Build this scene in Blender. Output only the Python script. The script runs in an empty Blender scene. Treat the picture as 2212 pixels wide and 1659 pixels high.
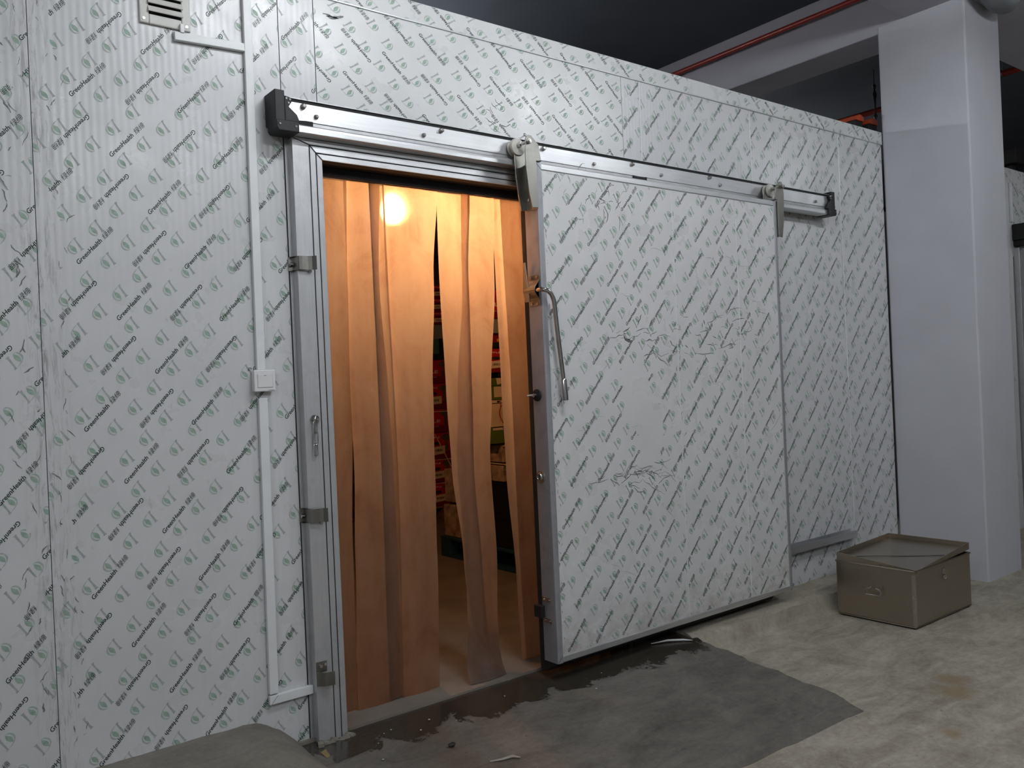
import bpy, bmesh, math, random
from mathutils import Vector, Matrix

random.seed(7)
scene = bpy.context.scene
COL = scene.collection

# ------------------------------------------------------------------ camera, world, exposure
cam_d = bpy.data.cameras.new('camera')
cam = bpy.data.objects.new('camera', cam_d)
COL.objects.link(cam)
cam_d.sensor_fit = 'HORIZONTAL'
cam_d.sensor_width = 36.0
cam_d.lens = 1826.6 / 2212 * 36.0
cam_d.clip_start = 0.05
cam_d.clip_end = 200
YAW, PITCH, ROLL = math.radians(37.82594), math.radians(-0.09315), math.radians(-2.55925)
_f = Vector((math.sin(YAW) * math.cos(PITCH), math.cos(YAW) * math.cos(PITCH), math.sin(PITCH)))
_r = _f.cross(Vector((0, 0, 1))).normalized()
_u = _r.cross(_f)
_r2 = _r * math.cos(ROLL) + _u * math.sin(ROLL)
_u2 = -_r * math.sin(ROLL) + _u * math.cos(ROLL)
cam.matrix_world = Matrix(((_r2.x, _u2.x, -_f.x, 0), (_r2.y, _u2.y, -_f.y, -3.35), (_r2.z, _u2.z, -_f.z, 1.45), (0, 0, 0, 1)))
scene.camera = cam

world = bpy.data.worlds.new('world')
scene.world = world
world.use_nodes = True
world.node_tree.nodes['Background'].inputs[0].default_value = (0.72, 0.76, 0.85, 1)
world.node_tree.nodes['Background'].inputs[1].default_value = 0.02

scene.view_settings.view_transform = 'Standard'
scene.view_settings.look = 'None'
scene.view_settings.gamma = 1.0
scene.view_settings.use_curve_mapping = False
scene.view_settings.exposure = 0.0
scene.cycles.use_denoising = True
scene.cycles.max_bounces = 8
scene.cycles.diffuse_bounces = 4
scene.cycles.transparent_max_bounces = 12
scene.cycles.caustics_reflective = False
scene.cycles.caustics_refractive = False
scene.cycles.sample_clamp_indirect = 6.0

# strengths of the lamps (their fittings are built further down)
TUBE_STRENGTH = 150.0
BULB_STRENGTH = 620.0
# x, y, z, along ('x' or 'y') of the warehouse tube lamps and the added fill lamps
LAMPS = [(2.15, -1.9, 3.85, 'x', 1.0), (2.1, -4.8, 3.85, 'x', 1.05), (5.0, -2.6, 3.85, 'x', 0.75), (9.6, -2.6, 3.85, 'x', 0.45), (-3.5, -4.0, 3.85, 'x', 1.35), (-2.6, -5.6, 3.85, 'x', 1.35), (3.0, 3.3, 3.75, 'x', 1.8), (9.2, 4.6, 3.85, 'x', 2.0), (6.8, -5.4, 3.85, 'x', 0.4)]  # roof, far-back and last entries are unseen lamps added for fill light
BULB = (2.35, 0.72, 2.425)

# ------------------------------------------------------------------ node helpers
MATS = {}


def _new(name):
    m = bpy.data.materials.new(name)
    m.use_nodes = True
    nt = m.node_tree
    b = nt.nodes['Principled BSDF']
    MATS[name] = m
    return m, nt, b


def node(nt, t, **kw):
    n = nt.nodes.new(t)
    for k, v in kw.items():
        if hasattr(n, k) and not k.startswith('i_'):
            setattr(n, k, v)
    return n


def coords(nt, scale=(1, 1, 1), loc=(0, 0, 0)):
    tc = nt.nodes.new('ShaderNodeTexCoord')
    geo = nt.nodes.new('ShaderNodeNewGeometry')
    mp = nt.nodes.new('ShaderNodeMapping')
    mp.inputs['Scale'].default_value = scale
    mp.inputs['Location'].default_value = loc
    nt.links.new(geo.outputs['Position'], mp.inputs['Vector'])
    return mp.outputs['Vector']


def noise(nt, vec, scale, detail=4, rough=0.55, dist=0.0):
    n = nt.nodes.new('ShaderNodeTexNoise')
    n.inputs['Scale'].default_value = scale
    n.inputs['Detail'].default_value = detail
    n.inputs['Roughness'].default_value = rough
    n.inputs['Distortion'].default_value = dist
    nt.links.new(vec, n.inputs['Vector'])
    return n.outputs['Fac']


def ramp(nt, fac, stops):
    r = nt.nodes.new('ShaderNodeValToRGB')
    el = r.color_ramp.elements
    while len(el) < len(stops):
        el.new(0.5)
    for e, (p, c) in zip(el, stops):
        e.position = p
        e.color = (c, c, c, 1) if not isinstance(c, (tuple, list)) else (*c, 1)
    nt.links.new(fac, r.inputs['Fac'])
    return r.outputs['Color']


def mix(nt, fac, a, b, blend='MIX'):
    m = nt.nodes.new('ShaderNodeMix')
    m.data_type = 'RGBA'
    m.blend_type = blend
    for sock, v in ((m.inputs[0], fac), (m.inputs[6], a), (m.inputs[7], b)):
        if isinstance(v, (int, float)):
            sock.default_value = v
        elif isinstance(v, (tuple, list)):
            sock.default_value = (*v, 1)
        else:
            nt.links.new(v, sock)
    return m.outputs[2]


def math_(nt, op, a, b=None, c=None, clamp=False):
    m = nt.nodes.new('ShaderNodeMath')
    m.operation = op
    m.use_clamp = clamp
    for i, v in enumerate((a, b, c)):
        if v is None:
            continue
        if isinstance(v, (int, float)):
            m.inputs[i].default_value = v
        else:
            nt.links.new(v, m.inputs[i])
    return m.outputs[0]


def bump(nt, b, height, strength=0.3, dist=0.01):
    n = nt.nodes.new('ShaderNodeBump')
    n.inputs['Strength'].default_value = strength
    n.inputs['Distance'].default_value = dist
    nt.links.new(height, n.inputs['Height'])
    nt.links.new(n.outputs['Normal'], b.inputs['Normal'])


def sepxyz(nt):
    geo = nt.nodes.new('ShaderNodeNewGeometry')
    s = nt.nodes.new('ShaderNodeSeparateXYZ')
    nt.links.new(geo.outputs['Position'], s.inputs[0])
    return s.outputs


def plain(name, col, rough=0.5, metal=0.0, var=0.12, nscale=14.0, bumpy=0.0, bscale=80.0, spec=0.5):
    m, nt, b = _new(name)
    v = coords(nt)
    f = noise(nt, v, nscale, 5)
    c0 = tuple(max(0, x * (1 - var)) for x in col)
    c1 = tuple(min(1, x * (1 + var)) for x in col)
    nt.links.new(ramp(nt, f, [(0.3, c0), (0.7, c1)]), b.inputs['Base Color'])
    b.inputs['Roughness'].default_value = rough
    b.inputs['Metallic'].default_value = metal
    b.inputs['Specular IOR Level'].default_value = spec
    if bumpy:
        bump(nt, b, noise(nt, v, bscale, 4), bumpy, 0.002)
    return m


def brushed(name, col, rough, axis, var=0.12, metal=0.9, dirt=0.0):
    """metal with fine streaks along one axis (0 x, 1 y, 2 z)"""
    m, nt, b = _new(name)
    sc = [60, 60, 60]
    sc[axis] = 1.5
    f = noise(nt, coords(nt, sc), 3.0, 4)
    g = noise(nt, coords(nt), 9.0, 6, 0.65)
    c0 = tuple(x * (1 - var) for x in col)
    c1 = tuple(min(1, x * (1 + var)) for x in col)
    c = ramp(nt, f, [(0.3, c0), (0.7, c1)])
    if dirt:
        c = mix(nt, ramp(nt, g, [(0.5, 0.0), (0.72, dirt)]), c, tuple(x * 0.45 for x in col))
    nt.links.new(c, b.inputs['Base Color'])
    nt.links.new(ramp(nt, g, [(0.3, rough * 0.8), (0.7, min(1, rough * 1.25))]), b.inputs['Roughness'])
    b.inputs['Metallic'].default_value = metal
    return m


# ------------------------------------------------------------------ materials
def film(name, col, rib=0.35, seam=None, low_dirt=0.0, rough=0.3):
    """glossy protective film over a finely ribbed steel sandwich panel"""
    m, nt, b = _new(name)
    v = coords(nt)
    s = sepxyz(nt)
    f = noise(nt, v, 3.0, 6, 0.6)
    c = ramp(nt, f, [(0.3, tuple(x * 0.94 for x in col)), (0.7, tuple(x * 1.03 for x in col))])
    # grubby marks: short dark scuffs, denser beside the joint
    sc = noise(nt, coords(nt, (26, 26, 9)), 1.0, 6, 0.7, 0.6)
    scuff = ramp(nt, sc, [(0.66, 0.0), (0.74, 0.6)])
    if seam is not None:
        d = math_(nt, 'ABSOLUTE', math_(nt, 'SUBTRACT', s[0], seam))
        near = math_(nt, 'SUBTRACT', 1.0, math_(nt, 'DIVIDE', d, 0.09), clamp=True)
        thr = noise(nt, coords(nt, (60, 60, 7)), 1.0, 6, 0.75, 0.8)
        seamd = math_(nt, 'MULTIPLY', near, ramp(nt, thr, [(0.5, 0.0), (0.62, 0.75)]))
        scuff = math_(nt, 'MAXIMUM', scuff, seamd)
    scuff = math_(nt, 'MULTIPLY', scuff, 0.55 if seam is None else 0.8)
    if low_dirt:
        lo = math_(nt, 'SUBTRACT', 1.0, math_(nt, 'DIVIDE', math_(nt, 'SUBTRACT', s[2], 0.05), 0.34), clamp=True)
        g = noise(nt, coords(nt, (9, 9, 14)), 1.0, 6, 0.7, 0.4)
        c = mix(nt, math_(nt, 'MULTIPLY', lo, ramp(nt, g, [(0.38, 0.0), (0.7, low_dirt)])), c, (0.30, 0.24, 0.19))
    c = mix(nt, scuff, c, (0.17, 0.17, 0.165))
    nt.links.new(c, b.inputs['Base Color'])
    nt.links.new(ramp(nt, noise(nt, v, 7, 4), [(0.3, rough * 0.8), (0.7, rough * 1.3)]), b.inputs['Roughness'])
    b.inputs['Specular IOR Level'].default_value = 0.5
    w = nt.nodes.new('ShaderNodeTexWave')
    w.wave_type = 'BANDS'
    w.bands_direction = 'X'
    w.inputs['Scale'].default_value = 12.0
    w.inputs['Distortion'].default_value = 0.4
    w.inputs['Detail'].default_value = 1.0
    w.inputs['Detail Scale'].default_value = 0.6
    nt.links.new(v, w.inputs['Vector'])
    h = math_(nt, 'ADD', math_(nt, 'MULTIPLY', w.outputs['Fac'], rib), math_(nt, 'MULTIPLY', noise(nt, v, 24, 3), 0.12))
    bump(nt, b, h, 0.5, 0.0022)
    return m


FILM = film('panel_film', (0.605, 0.605, 0.618))
FILM_SEAM = film('panel_film_worn_joint', (0.605, 0.605, 0.618), seam=0.53)
FILM_HEAD = film('panel_film_header', (0.63, 0.635, 0.638), rib=0.03)
FILM_DOOR = film('door_film', (0.63, 0.625, 0.635), rib=0.06, low_dirt=0.8)


def ink(name, col):
    m = plain(name, col, 0.4, 0, 0.2, 60, spec=0.25)
    return m


INK_TEXT = ink('film_print_black_green', (0.018, 0.036, 0.029))
INK_STEM = ink('film_print_grey', (0.355, 0.38, 0.372))
INK_RING = ink('film_print_pale_green', (0.385, 0.435, 0.41))
INK_LEAF = ink('film_print_green', (0.30, 0.405, 0.335))
TEAR = plain('torn_film_dark', (0.15, 0.155, 0.15), 0.5, 0, 0.4, 90)
GAP = plain('dark_gap', (0.012, 0.012, 0.012), 0.8)
BEAD = plain('white_sealant', (0.66, 0.67, 0.67), 0.4, 0, 0.06, 30, 0.4, 60)
PVC = plain('white_pvc', (0.72, 0.73, 0.74), 0.38, 0, 0.03, 10)
SWITCH = plain('switch_plastic', (0.72, 0.71, 0.72), 0.3, 0, 0.02, 10)
SWITCH_LINE = plain('switch_mark', (0.12, 0.12, 0.13), 0.5)
VENTM = plain('vent_plastic', (0.60, 0.59, 0.56), 0.45, 0, 0.05, 20)
ALU_X = brushed('aluminium_drawn_along', (0.66, 0.665, 0.68), 0.42, 0, 0.07)
ALU_Z = brushed('aluminium_upright', (0.54, 0.54, 0.555), 0.42, 2, 0.06, 0.55, dirt=0.3)
ALU_D = brushed('aluminium_door_edge', (0.36, 0.365, 0.39), 0.45, 2, 0.06, 0.5, dirt=0.3)
STEEL = brushed('stainless_bracket', (0.27, 0.262, 0.24), 0.38, 2, 0.05, 1.0, 0.3)
CHROME = plain('polished_steel', (0.58, 0.57, 0.56), 0.18, 1.0, 0.08, 30)
BOXM = plain('dull_steel_box', (0.40, 0.352, 0.285), 0.30, 0.95, 0.05, 2.5)
BLACKP = plain('black_plastic', (0.016, 0.016, 0.017), 0.5, 0, 0.2, 30, spec=0.3)
RUBBER = plain('black_rubber', (0.010, 0.010, 0.010), 0.7, 0, 0.2, 30)
NYLON = plain('white_nylon', (0.52, 0.50, 0.455), 0.4, 0, 0.1, 40)
BOLT = plain('zinc_bolt', (0.34, 0.33, 0.32), 0.3, 1.0, 0.2, 120)
REDPIPE = plain('red_pipe_paint', (0.33, 0.035, 0.022), 0.35, 0, 0.15, 25)
PLASTER = plain('painted_concrete', (0.55, 0.555, 0.60), 0.75, 0, 0.035, 3.0, 0.15, 30)
BEAMP = plain('painted_beam', (0.46, 0.445, 0.50), 0.8, 0, 0.04, 3.0, 0.15, 30)
CEILP = plain('dark_blue_grey_ceiling', (0.075, 0.085, 0.105), 0.85, 0, 0.1, 2.0)
ROOMP = plain('warehouse_wall_paint', (0.42, 0.42, 0.43), 0.8, 0, 0.06, 1.5)
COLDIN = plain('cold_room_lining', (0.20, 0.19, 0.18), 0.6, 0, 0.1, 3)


def concrete(name, dark, light, ramp_patch=False):
    m, nt, b = _new(name)
    v = coords(nt)
    s = sepxyz(nt)
    # broom streaks run diagonally towards the door
    mp = nt.nodes.new('ShaderNodeMapping')
    mp.inputs['Rotation'].default_value = (0, 0, math.radians(-28))
    mp.inputs['Scale'].default_value = (1.6, 4.2, 1)
    nt.links.new(v, mp.inputs['Vector'])
    st = noise(nt, mp.outputs['Vector'], 1.9, 10, 0.7, 1.1)
    big = noise(nt, v, 2.1, 9, 0.68, 0.8)
    fine = noise(nt, v, 45, 6, 0.7)
    f = math_(nt, 'ADD', math_(nt, 'MULTIPLY', st, 0.40), math_(nt, 'ADD', math_(nt, 'MULTIPLY', big, 0.38), math_(nt, 'MULTIPLY', fine, 0.22)))
    c = ramp(nt, f, [(0.38, dark), (0.5, tuple((a + d) / 2 for a, d in zip(dark, light))), (0.62, light)])
    # dark pits and small specks
    pit = ramp(nt, noise(nt, v, 30, 3, 0.5), [(0.70, 0.0), (0.76, 0.55)])
    c = mix(nt, pit, c, tuple(x * 0.45 for x in dark))
    rough = ramp(nt, f, [(0.3, 0.62), (0.7, 0.85)])
    if ramp_patch:
        # pale scraped streaks
        mp2 = nt.nodes.new('ShaderNodeMapping')
        mp2.inputs['Rotation'].default_value = (0, 0, math.radians(-33))
        mp2.inputs['Scale'].default_value = (1.1, 16.0, 1)
        nt.links.new(v, mp2.inputs['Vector'])
        sk = ramp(nt, noise(nt, mp2.outputs['Vector'], 2.0, 7, 0.66, 0.3), [(0.64, 0.0), (0.74, 0.6)])
        c = mix(nt, sk, c, (0.21, 0.20, 0.19))
        # rusty brown stain running out from the doorway
        dx = math_(nt, 'SUBTRACT', s[0], math_(nt, 'ADD', 2.02, math_(nt, 'MULTIPLY', s[1], 0.25)))
        dx = math_(nt, 'ABSOLUTE', math_(nt, 'ADD', dx, math_(nt, 'MULTIPLY', math_(nt, 'SUBTRACT', noise(nt, v, 3.2, 5, 0.6), 0.5), 0.5)))
        band = math_(nt, 'SUBTRACT', 1.0, math_(nt, 'DIVIDE', dx, 0.2), clamp=True)
        c = mix(nt, math_(nt, 'MULTIPLY', band, ramp(nt, noise(nt, v, 9, 6, 0.7), [(0.35, 0.1), (0.7, 0.6)])), c, (0.15, 0.075, 0.03))
        # standing water along the threshold with a ragged outline
        edge = math_(nt, 'ADD', s[1], math_(nt, 'MULTIPLY', math_(nt, 'SUBTRACT', noise(nt, coords(nt, (1.0, 1.0, 1.0)), 5.5, 7, 0.66, 0.5), 0.5), 0.62))
        reach = math_(nt, 'ADD', -0.22, math_(nt, 'MULTIPLY', math_(nt, 'SUBTRACT', s[0], 1.6), -0.055))
        wet = math_(nt, 'MULTIPLY', math_(nt, 'SUBTRACT', edge, reach), 45.0, clamp=True)
        c = mix(nt, math_(nt, 'MULTIPLY', wet, 0.82), c, (0.022, 0.018, 0.013))
        rough = mix(nt, wet, rough, (0.16, 0.16, 0.16))
        h = math_(nt, 'MULTIPLY', math_(nt, 'SUBTRACT', 1.0, math_(nt, 'MULTIPLY', wet, 0.9)), math_(nt, 'ADD', math_(nt, 'MULTIPLY', fine, 0.5), f))
    else:
        for (px, py, r) in ((4.10, -1.42, 0.13), (4.25, -1.33, 0.10), (3.62, -1.62, 0.07), (5.4, -1.55, 0.08)):
            dd = math_(nt, 'SQRT', math_(nt, 'ADD', math_(nt, 'POWER', math_(nt, 'SUBTRACT', s[0], px), 2), math_(nt, 'POWER', math_(nt, 'SUBTRACT', s[1], py), 2)))
            dd = math_(nt, 'ADD', dd, math_(nt, 'MULTIPLY', math_(nt, 'SUBTRACT', noise(nt, v, 14, 4), 0.5), r))
            k = math_(nt, 'MULTIPLY', math_(nt, 'SUBTRACT', 1.0, math_(nt, 'DIVIDE', dd, r), clamp=True), 1.6, clamp=True)
            c = mix(nt, math_(nt, 'MULTIPLY', k, 0.6), c, (0.22, 0.14, 0.055))
        h = math_(nt, 'ADD', math_(nt, 'MULTIPLY', fine, 0.5), f)
    nt.links.new(c, b.inputs['Base Color'])
    nt.links.new(rough, b.inputs['Roughness'])
    bump(nt, b, h, 0.7, 0.010)
    return m


CONC = concrete('floor_concrete', (0.185, 0.158, 0.122), (0.47, 0.43, 0.355))
CONC_R = concrete('ramp_concrete', (0.055, 0.050, 0.043), (0.185, 0.170, 0.148), True)
CONC_K = concrete('kerb_concrete', (0.20, 0.17, 0.13), (0.44, 0.40, 0.33))
CONC_L = concrete('left_kerb_concrete', (0.105, 0.093, 0.075), (0.24, 0.22, 0.185))
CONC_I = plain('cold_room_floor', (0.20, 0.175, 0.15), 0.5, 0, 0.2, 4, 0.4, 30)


def strip_material():
    m = bpy.data.materials.new('milky_pvc_strip')
    m.use_nodes = True
    nt = m.node_tree
    nt.nodes.clear()
    out = nt.nodes.new('ShaderNodeOutputMaterial')
    v = coords(nt)
    # frost, dried water streaks and scratches
    streak = noise(nt, coords(nt, (14, 14, 1.3)), 1.0, 4, 0.5, 0.8)
    blot = noise(nt, coords(nt, (6, 6, 4)), 1.0, 8, 0.72, 0.9)
    scr = noise(nt, coords(nt, (160, 160, 120)), 1.0, 3, 0.6, 1.0)
    dirt = math_(nt, 'ADD', math_(nt, 'MULTIPLY', streak, 0.35), math_(nt, 'MULTIPLY', blot, 0.65))
    tcol = ramp(nt, dirt, [(0.36, (0.72, 0.57, 0.50)), (0.47, (0.88, 0.745, 0.68)), (0.56, (0.95, 0.84, 0.78)), (0.70, (1.0, 0.93, 0.89))])
    tr = nt.nodes.new('ShaderNodeBsdfTranslucent')
    nt.links.new(tcol, tr.inputs['Color'])
    df = nt.nodes.new('ShaderNodeBsdfDiffuse')
    nt.links.new(ramp(nt, dirt, [(0.35, (0.12, 0.098, 0.085)), (0.7, (0.24, 0.205, 0.185))]), df.inputs['Color'])
    rf = nt.nodes.new('ShaderNodeBsdfRefraction')
    rf.inputs['IOR'].default_value = 1.06
    rf.inputs['Roughness'].default_value = 0.74
    rf.inputs['Color'].default_value = (1.0, 0.94, 0.86, 1)
    gl = nt.nodes.new('ShaderNodeBsdfGlossy')
    gl.inputs['Roughness'].default_value = 0.16
    gl.inputs['Color'].default_value = (1, 1, 1, 1)
    m1 = nt.nodes.new('ShaderNodeMixShader')
    m1.inputs[0].default_value = 0.24
    nt.links.new(tr.outputs[0], m1.inputs[1])
    nt.links.new(df.outputs[0], m1.inputs[2])
    m2 = nt.nodes.new('ShaderNodeMixShader')
    m2.inputs[0].default_value = 0.17
    nt.links.new(m1.outputs[0], m2.inputs[1])
    nt.links.new(rf.outputs[0], m2.inputs[2])
    fr = nt.nodes.new('ShaderNodeFresnel')
    fr.inputs['IOR'].default_value = 1.4
    m3 = nt.nodes.new('ShaderNodeMixShader')
    nt.links.new(math_(nt, 'MULTIPLY', fr.outputs[0], 0.7), m3.inputs[0])
    nt.links.new(m2.outputs[0], m3.inputs[1])
    nt.links.new(gl.outputs[0], m3.inputs[2])
    bm_ = nt.nodes.new('ShaderNodeBump')
    bm_.inputs['Strength'].default_value = 0.25
    bm_.inputs['Distance'].default_value = 0.002
    nt.links.new(math_(nt, 'ADD', scr, math_(nt, 'MULTIPLY', streak, 0.4)), bm_.inputs['Height'])
    for n in (tr, df, gl):
        nt.links.new(bm_.outputs['Normal'], n.inputs['Normal'])
    nt.links.new(m3.outputs[0], out.inputs['Surface'])
    # back face of the same clear sheet
    k = bpy.data.materials.new('milky_pvc_strip_back')
    k.use_nodes = True
    n2 = k.node_tree
    n2.nodes.clear()
    o2 = n2.nodes.new('ShaderNodeOutputMaterial')
    t2 = n2.nodes.new('ShaderNodeBsdfTransparent')
    t2.inputs['Color'].default_value = (0.96, 0.94, 0.91, 1)
    n2.links.new(t2.outputs[0], o2.inputs['Surface'])
    return m, k


STRIP, STRIP_BACK = strip_material()


def emitter(name, col, strength):
    m = bpy.data.materials.new(name)
    m.use_nodes = True
    nt = m.node_tree
    nt.nodes.clear()
    o = nt.nodes.new('ShaderNodeOutputMaterial')
    e = nt.nodes.new('ShaderNodeEmission')
    e.inputs['Color'].default_value = (*col, 1)
    e.inputs['Strength'].default_value = strength
    nt.links.new(e.outputs[0], o.inputs['Surface'])
    return m


# ------------------------------------------------------------------ mesh builder
class MB:
    def __init__(self):
        self.v, self.f, self.m, self.cuts = [], [], [], []

    def add(self, verts, faces, mi=0):
        o = len(self.v)
        self.v.extend(verts)
        for f in faces:
            self.f.append(tuple(i + o for i in f))
            self.m.append(mi)

    def box(self, x0, x1, y0, y1, z0, z1, mi=0):
        v = [(x0, y0, z0), (x1, y0, z0), (x1, y1, z0), (x0, y1, z0), (x0, y0, z1), (x1, y0, z1), (x1, y1, z1), (x0, y1, z1)]
        self.add(v, [(0, 3, 2, 1), (4, 5, 6, 7), (0, 1, 5, 4), (1, 2, 6, 5), (2, 3, 7, 6), (3, 0, 4, 7)], mi)

    def hexa(self, bot, top, mi=0):
        """bot and top: four points each, counter-clockwise seen from above"""
        self.add(list(bot) + list(top), [(3, 2, 1, 0), (4, 5, 6, 7), (0, 1, 5, 4), (1, 2, 6, 5), (2, 3, 7, 6), (3, 0, 4, 7)], mi)

    def cyl(self, p0, p1, r, n=16, mi=0, r1=None):
        p0, p1 = Vector(p0), Vector(p1)
        d = (p1 - p0).normalized()
        a = d.cross(Vector((0, 0, 1)) if abs(d.z) < 0.9 else Vector((1, 0, 0))).normalized()
        b = d.cross(a)
        r1 = r if r1 is None else r1
        v = []
        for p, rr in ((p0, r), (p1, r1)):
            for i in range(n):
                t = 2 * math.pi * i / n
                v.append(tuple(p + (a * math.cos(t) + b * math.sin(t)) * rr))
        f = [(i, n + i, n + (i + 1) % n, (i + 1) % n) for i in range(n)]
        f.append(tuple(range(n)))
        f.append(tuple(reversed(range(n, 2 * n))))
        self.add(v, f, mi)

    def tube(self, pts, r, n=12, mi=0, closed=False):
        pts = [Vector(p) for p in pts]
        N = len(pts)
        v, prev = [], None
        for i, p in enumerate(pts):
            if closed:
                t = (pts[(i + 1) % N] - pts[i - 1]).normalized()
            else:
                t = (pts[min(i + 1, N - 1)] - pts[max(i - 1, 0)]).normalized()
            if prev is None:
                a = t.cross(Vector((0, 0, 1)) if abs(t.z) < 0.9 else Vector((1, 0, 0))).normalized()
            else:
                a = (prev - t * prev.dot(t)).normalized()
            prev = a
            b = t.cross(a)
            rr = r[i] if isinstance(r, (list, tuple)) else r
            for k in range(n):
                th = 2 * math.pi * k / n
                v.append(tuple(p + (a * math.cos(th) + b * math.sin(th)) * rr))
        f = []
        for i in range(N if closed else N - 1):
            j = (i + 1) % N
            for k in range(n):
                l = (k + 1) % n
                f.append((i * n + k, i * n + l, j * n + l, j * n + k))
        if not closed:
            f.append(tuple(reversed(range(n))))
            f.append(tuple(range((N - 1) * n, N * n)))
        self.add(v, f, mi)

    def prism(self, poly, axis, a0, a1, mi=0):
        """poly: 2-D outline; axis 'x','y','z' = direction of extrusion"""
        def P(u, w, a):
            return {'x': (a, u, w), 'y': (u, a, w), 'z': (u, w, a)}[axis]
        n = len(poly)
        v = [P(u, w, a0) for u, w in poly] + [P(u, w, a1) for u, w in poly]
        f = [tuple(range(n)), tuple(reversed(range(n, 2 * n)))]
        f += [(i, n + i, n + (i + 1) % n, (i + 1) % n) for i in range(n)]
        self.add(v, f, mi)

    def lathe(self, prof, origin, axis, n=20, mi=0):
        """prof: (distance along axis, radius)"""
        o = Vector(origin)
        d = Vector(axis).normalized()
        a = d.cross(Vector((0, 0, 1)) if abs(d.z) < 0.9 else Vector((1, 0, 0))).normalized()
        b = d.cross(a)
        v = []
        for h, r in prof:
            for i in range(n):
                t = 2 * math.pi * i / n
                v.append(tuple(o + d * h + (a * math.cos(t) + b * math.sin(t)) * r))
        f = []
        for j in range(len(prof) - 1):
            for i in range(n):
                k = (i + 1) % n
                f.append((j * n + i, j * n + k, (j + 1) * n + k, (j + 1) * n + i))
        f.append(tuple(reversed(range(n))))
        f.append(tuple(range((len(prof) - 1) * n, len(prof) * n)))
        self.add(v, f, mi)

    def cut(self):
        """what follows is a piece of its own"""
        self.cuts.append((len(self.v), len(self.f)))

    def build_each(self, name, mats, parent=None, **kw):
        edges = [(0, 0)] + [c for c in self.cuts if c != (0, 0)] + [(len(self.v), len(self.f))]
        out = []
        for (v0, f0), (v1, f1) in zip(edges, edges[1:]):
            if f1 > f0:
                p = MB()
                p.v = self.v[v0:v1]
                p.f = [tuple(i - v0 for i in f) for f in self.f[f0:f1]]
                p.m = self.m[f0:f1]
                out.append(p.build(name, mats, parent, **kw))
        return out

    def build(self, name, mats, parent=None, bevel=0.0, smooth=False, seg=2, fixn=True):
        if not isinstance(mats, (list, tuple)):
            mats = [mats]
        o0 = parent.get('_o', (0, 0, 0)) if parent is not None else (0, 0, 0)
        me = bpy.data.meshes.new(name)
        me.from_pydata([(x - o0[0], y - o0[1], z - o0[2]) for x, y, z in self.v], [], self.f)
        for m in mats:
            me.materials.append(m)
        me.polygons.foreach_set('material_index', self.m)
        if fixn:
            bm = bmesh.new()
            bm.from_mesh(me)
            bmesh.ops.recalc_face_normals(bm, faces=bm.faces)
            bm.to_mesh(me)
            bm.free()
        if smooth:
            me.polygons.foreach_set('use_smooth', [True] * len(me.polygons))
            try:
                me.set_sharp_from_angle(angle=math.radians(38))
            except Exception:
                pass
        me.update()
        o = bpy.data.objects.new(name, me)
        COL.objects.link(o)
        if parent is not None:
            o.parent = parent
            o['_o'] = o0
        if bevel:
            b = o.modifiers.new('bevel', 'BEVEL')
            b.width = bevel
            b.segments = seg
            b.limit_method = 'ANGLE'
            b.angle_limit = math.radians(40)
        return o


def tag(o, label, cat, group=None, kind=None):
    o['label'] = label
    o['category'] = cat
    if group:
        o['group'] = group
    if kind:
        o['kind'] = kind
    return o


def thing(name, label, cat, loc, group=None):
    o = bpy.data.objects.new(name, None)
    o.empty_display_size = 0.05
    COL.objects.link(o)
    o.location = loc
    o['_o'] = tuple(loc)
    return tag(o, label, cat, group)


def struct(o, label=None, cat=None):
    o['kind'] = 'structure'
    if label:
        o['label'] = label
        o['category'] = cat
    return o


def rootstruct(name, loc, label, cat):
    o = thing(name, label, cat, loc)
    o['kind'] = 'structure'
    return o


# ------------------------------------------------------------------ lettering
def text_tris(body, res=2, bold=0.0):
    cu = bpy.data.curves.new('lettering', 'FONT')
    cu.body = body
    cu.size = 1.0
    cu.resolution_u = res
    cu.offset = bold
    ob = bpy.data.objects.new('lettering', cu)
    COL.objects.link(ob)
    dg = bpy.context.evaluated_depsgraph_get()
    dg.update()
    me = bpy.data.meshes.new_from_object(ob.evaluated_get(dg))
    vs = [(v.co.x, v.co.y) for v in me.vertices]
    fs = [tuple(p.vertices) for p in me.polygons]
    bpy.data.objects.remove(ob)
    bpy.data.curves.remove(cu)
    bpy.data.meshes.remove(me)
    return vs, fs


def fit_text(vs, x0, w, y0, h):
    ax, bx = min(v[0] for v in vs), max(v[0] for v in vs)
    ay, by = min(v[1] for v in vs), max(v[1] for v in vs)
    return [(x0 + (x - ax) / (bx - ax) * w, y0 + (y - ay) / (by - ay) * h) for x, y in vs]


_g, GF = text_tris('GreenHealth', 3, 0.016)
_c, CF = text_tris('\u7eff\u7f14', 2, 0.0)
_g = fit_text(_g, 0.0, 0.122, -0.0082, 0.0165)
_c = fit_text(_c, 0.1335, 0.048, -0.0105, 0.0215)
SHEAR = 0.22
WORD_V = [(x + y * SHEAR, y) for x, y in _g] + [(x + y * SHEAR, y) for x, y in _c]
WORD_F = list(GF) + [tuple(i + len(_g) for i in f) for f in CF]

mm = 0.001
# the leaf mark in mm about the middle of the leaf: slanted stem with serifs, crescent, leaf
_out = [(5, 37), (-9, 23), (-17, 6), (-15, -8), (-5, -17), (6, -18.5), (16, -13)]
_inn = [(5, 36.2), (-6.5, 21), (-12.5, 7), (-10.2, -3), (-3, -11), (6, -14.2), (16, -12.4)]
LOGO_T = []


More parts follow.
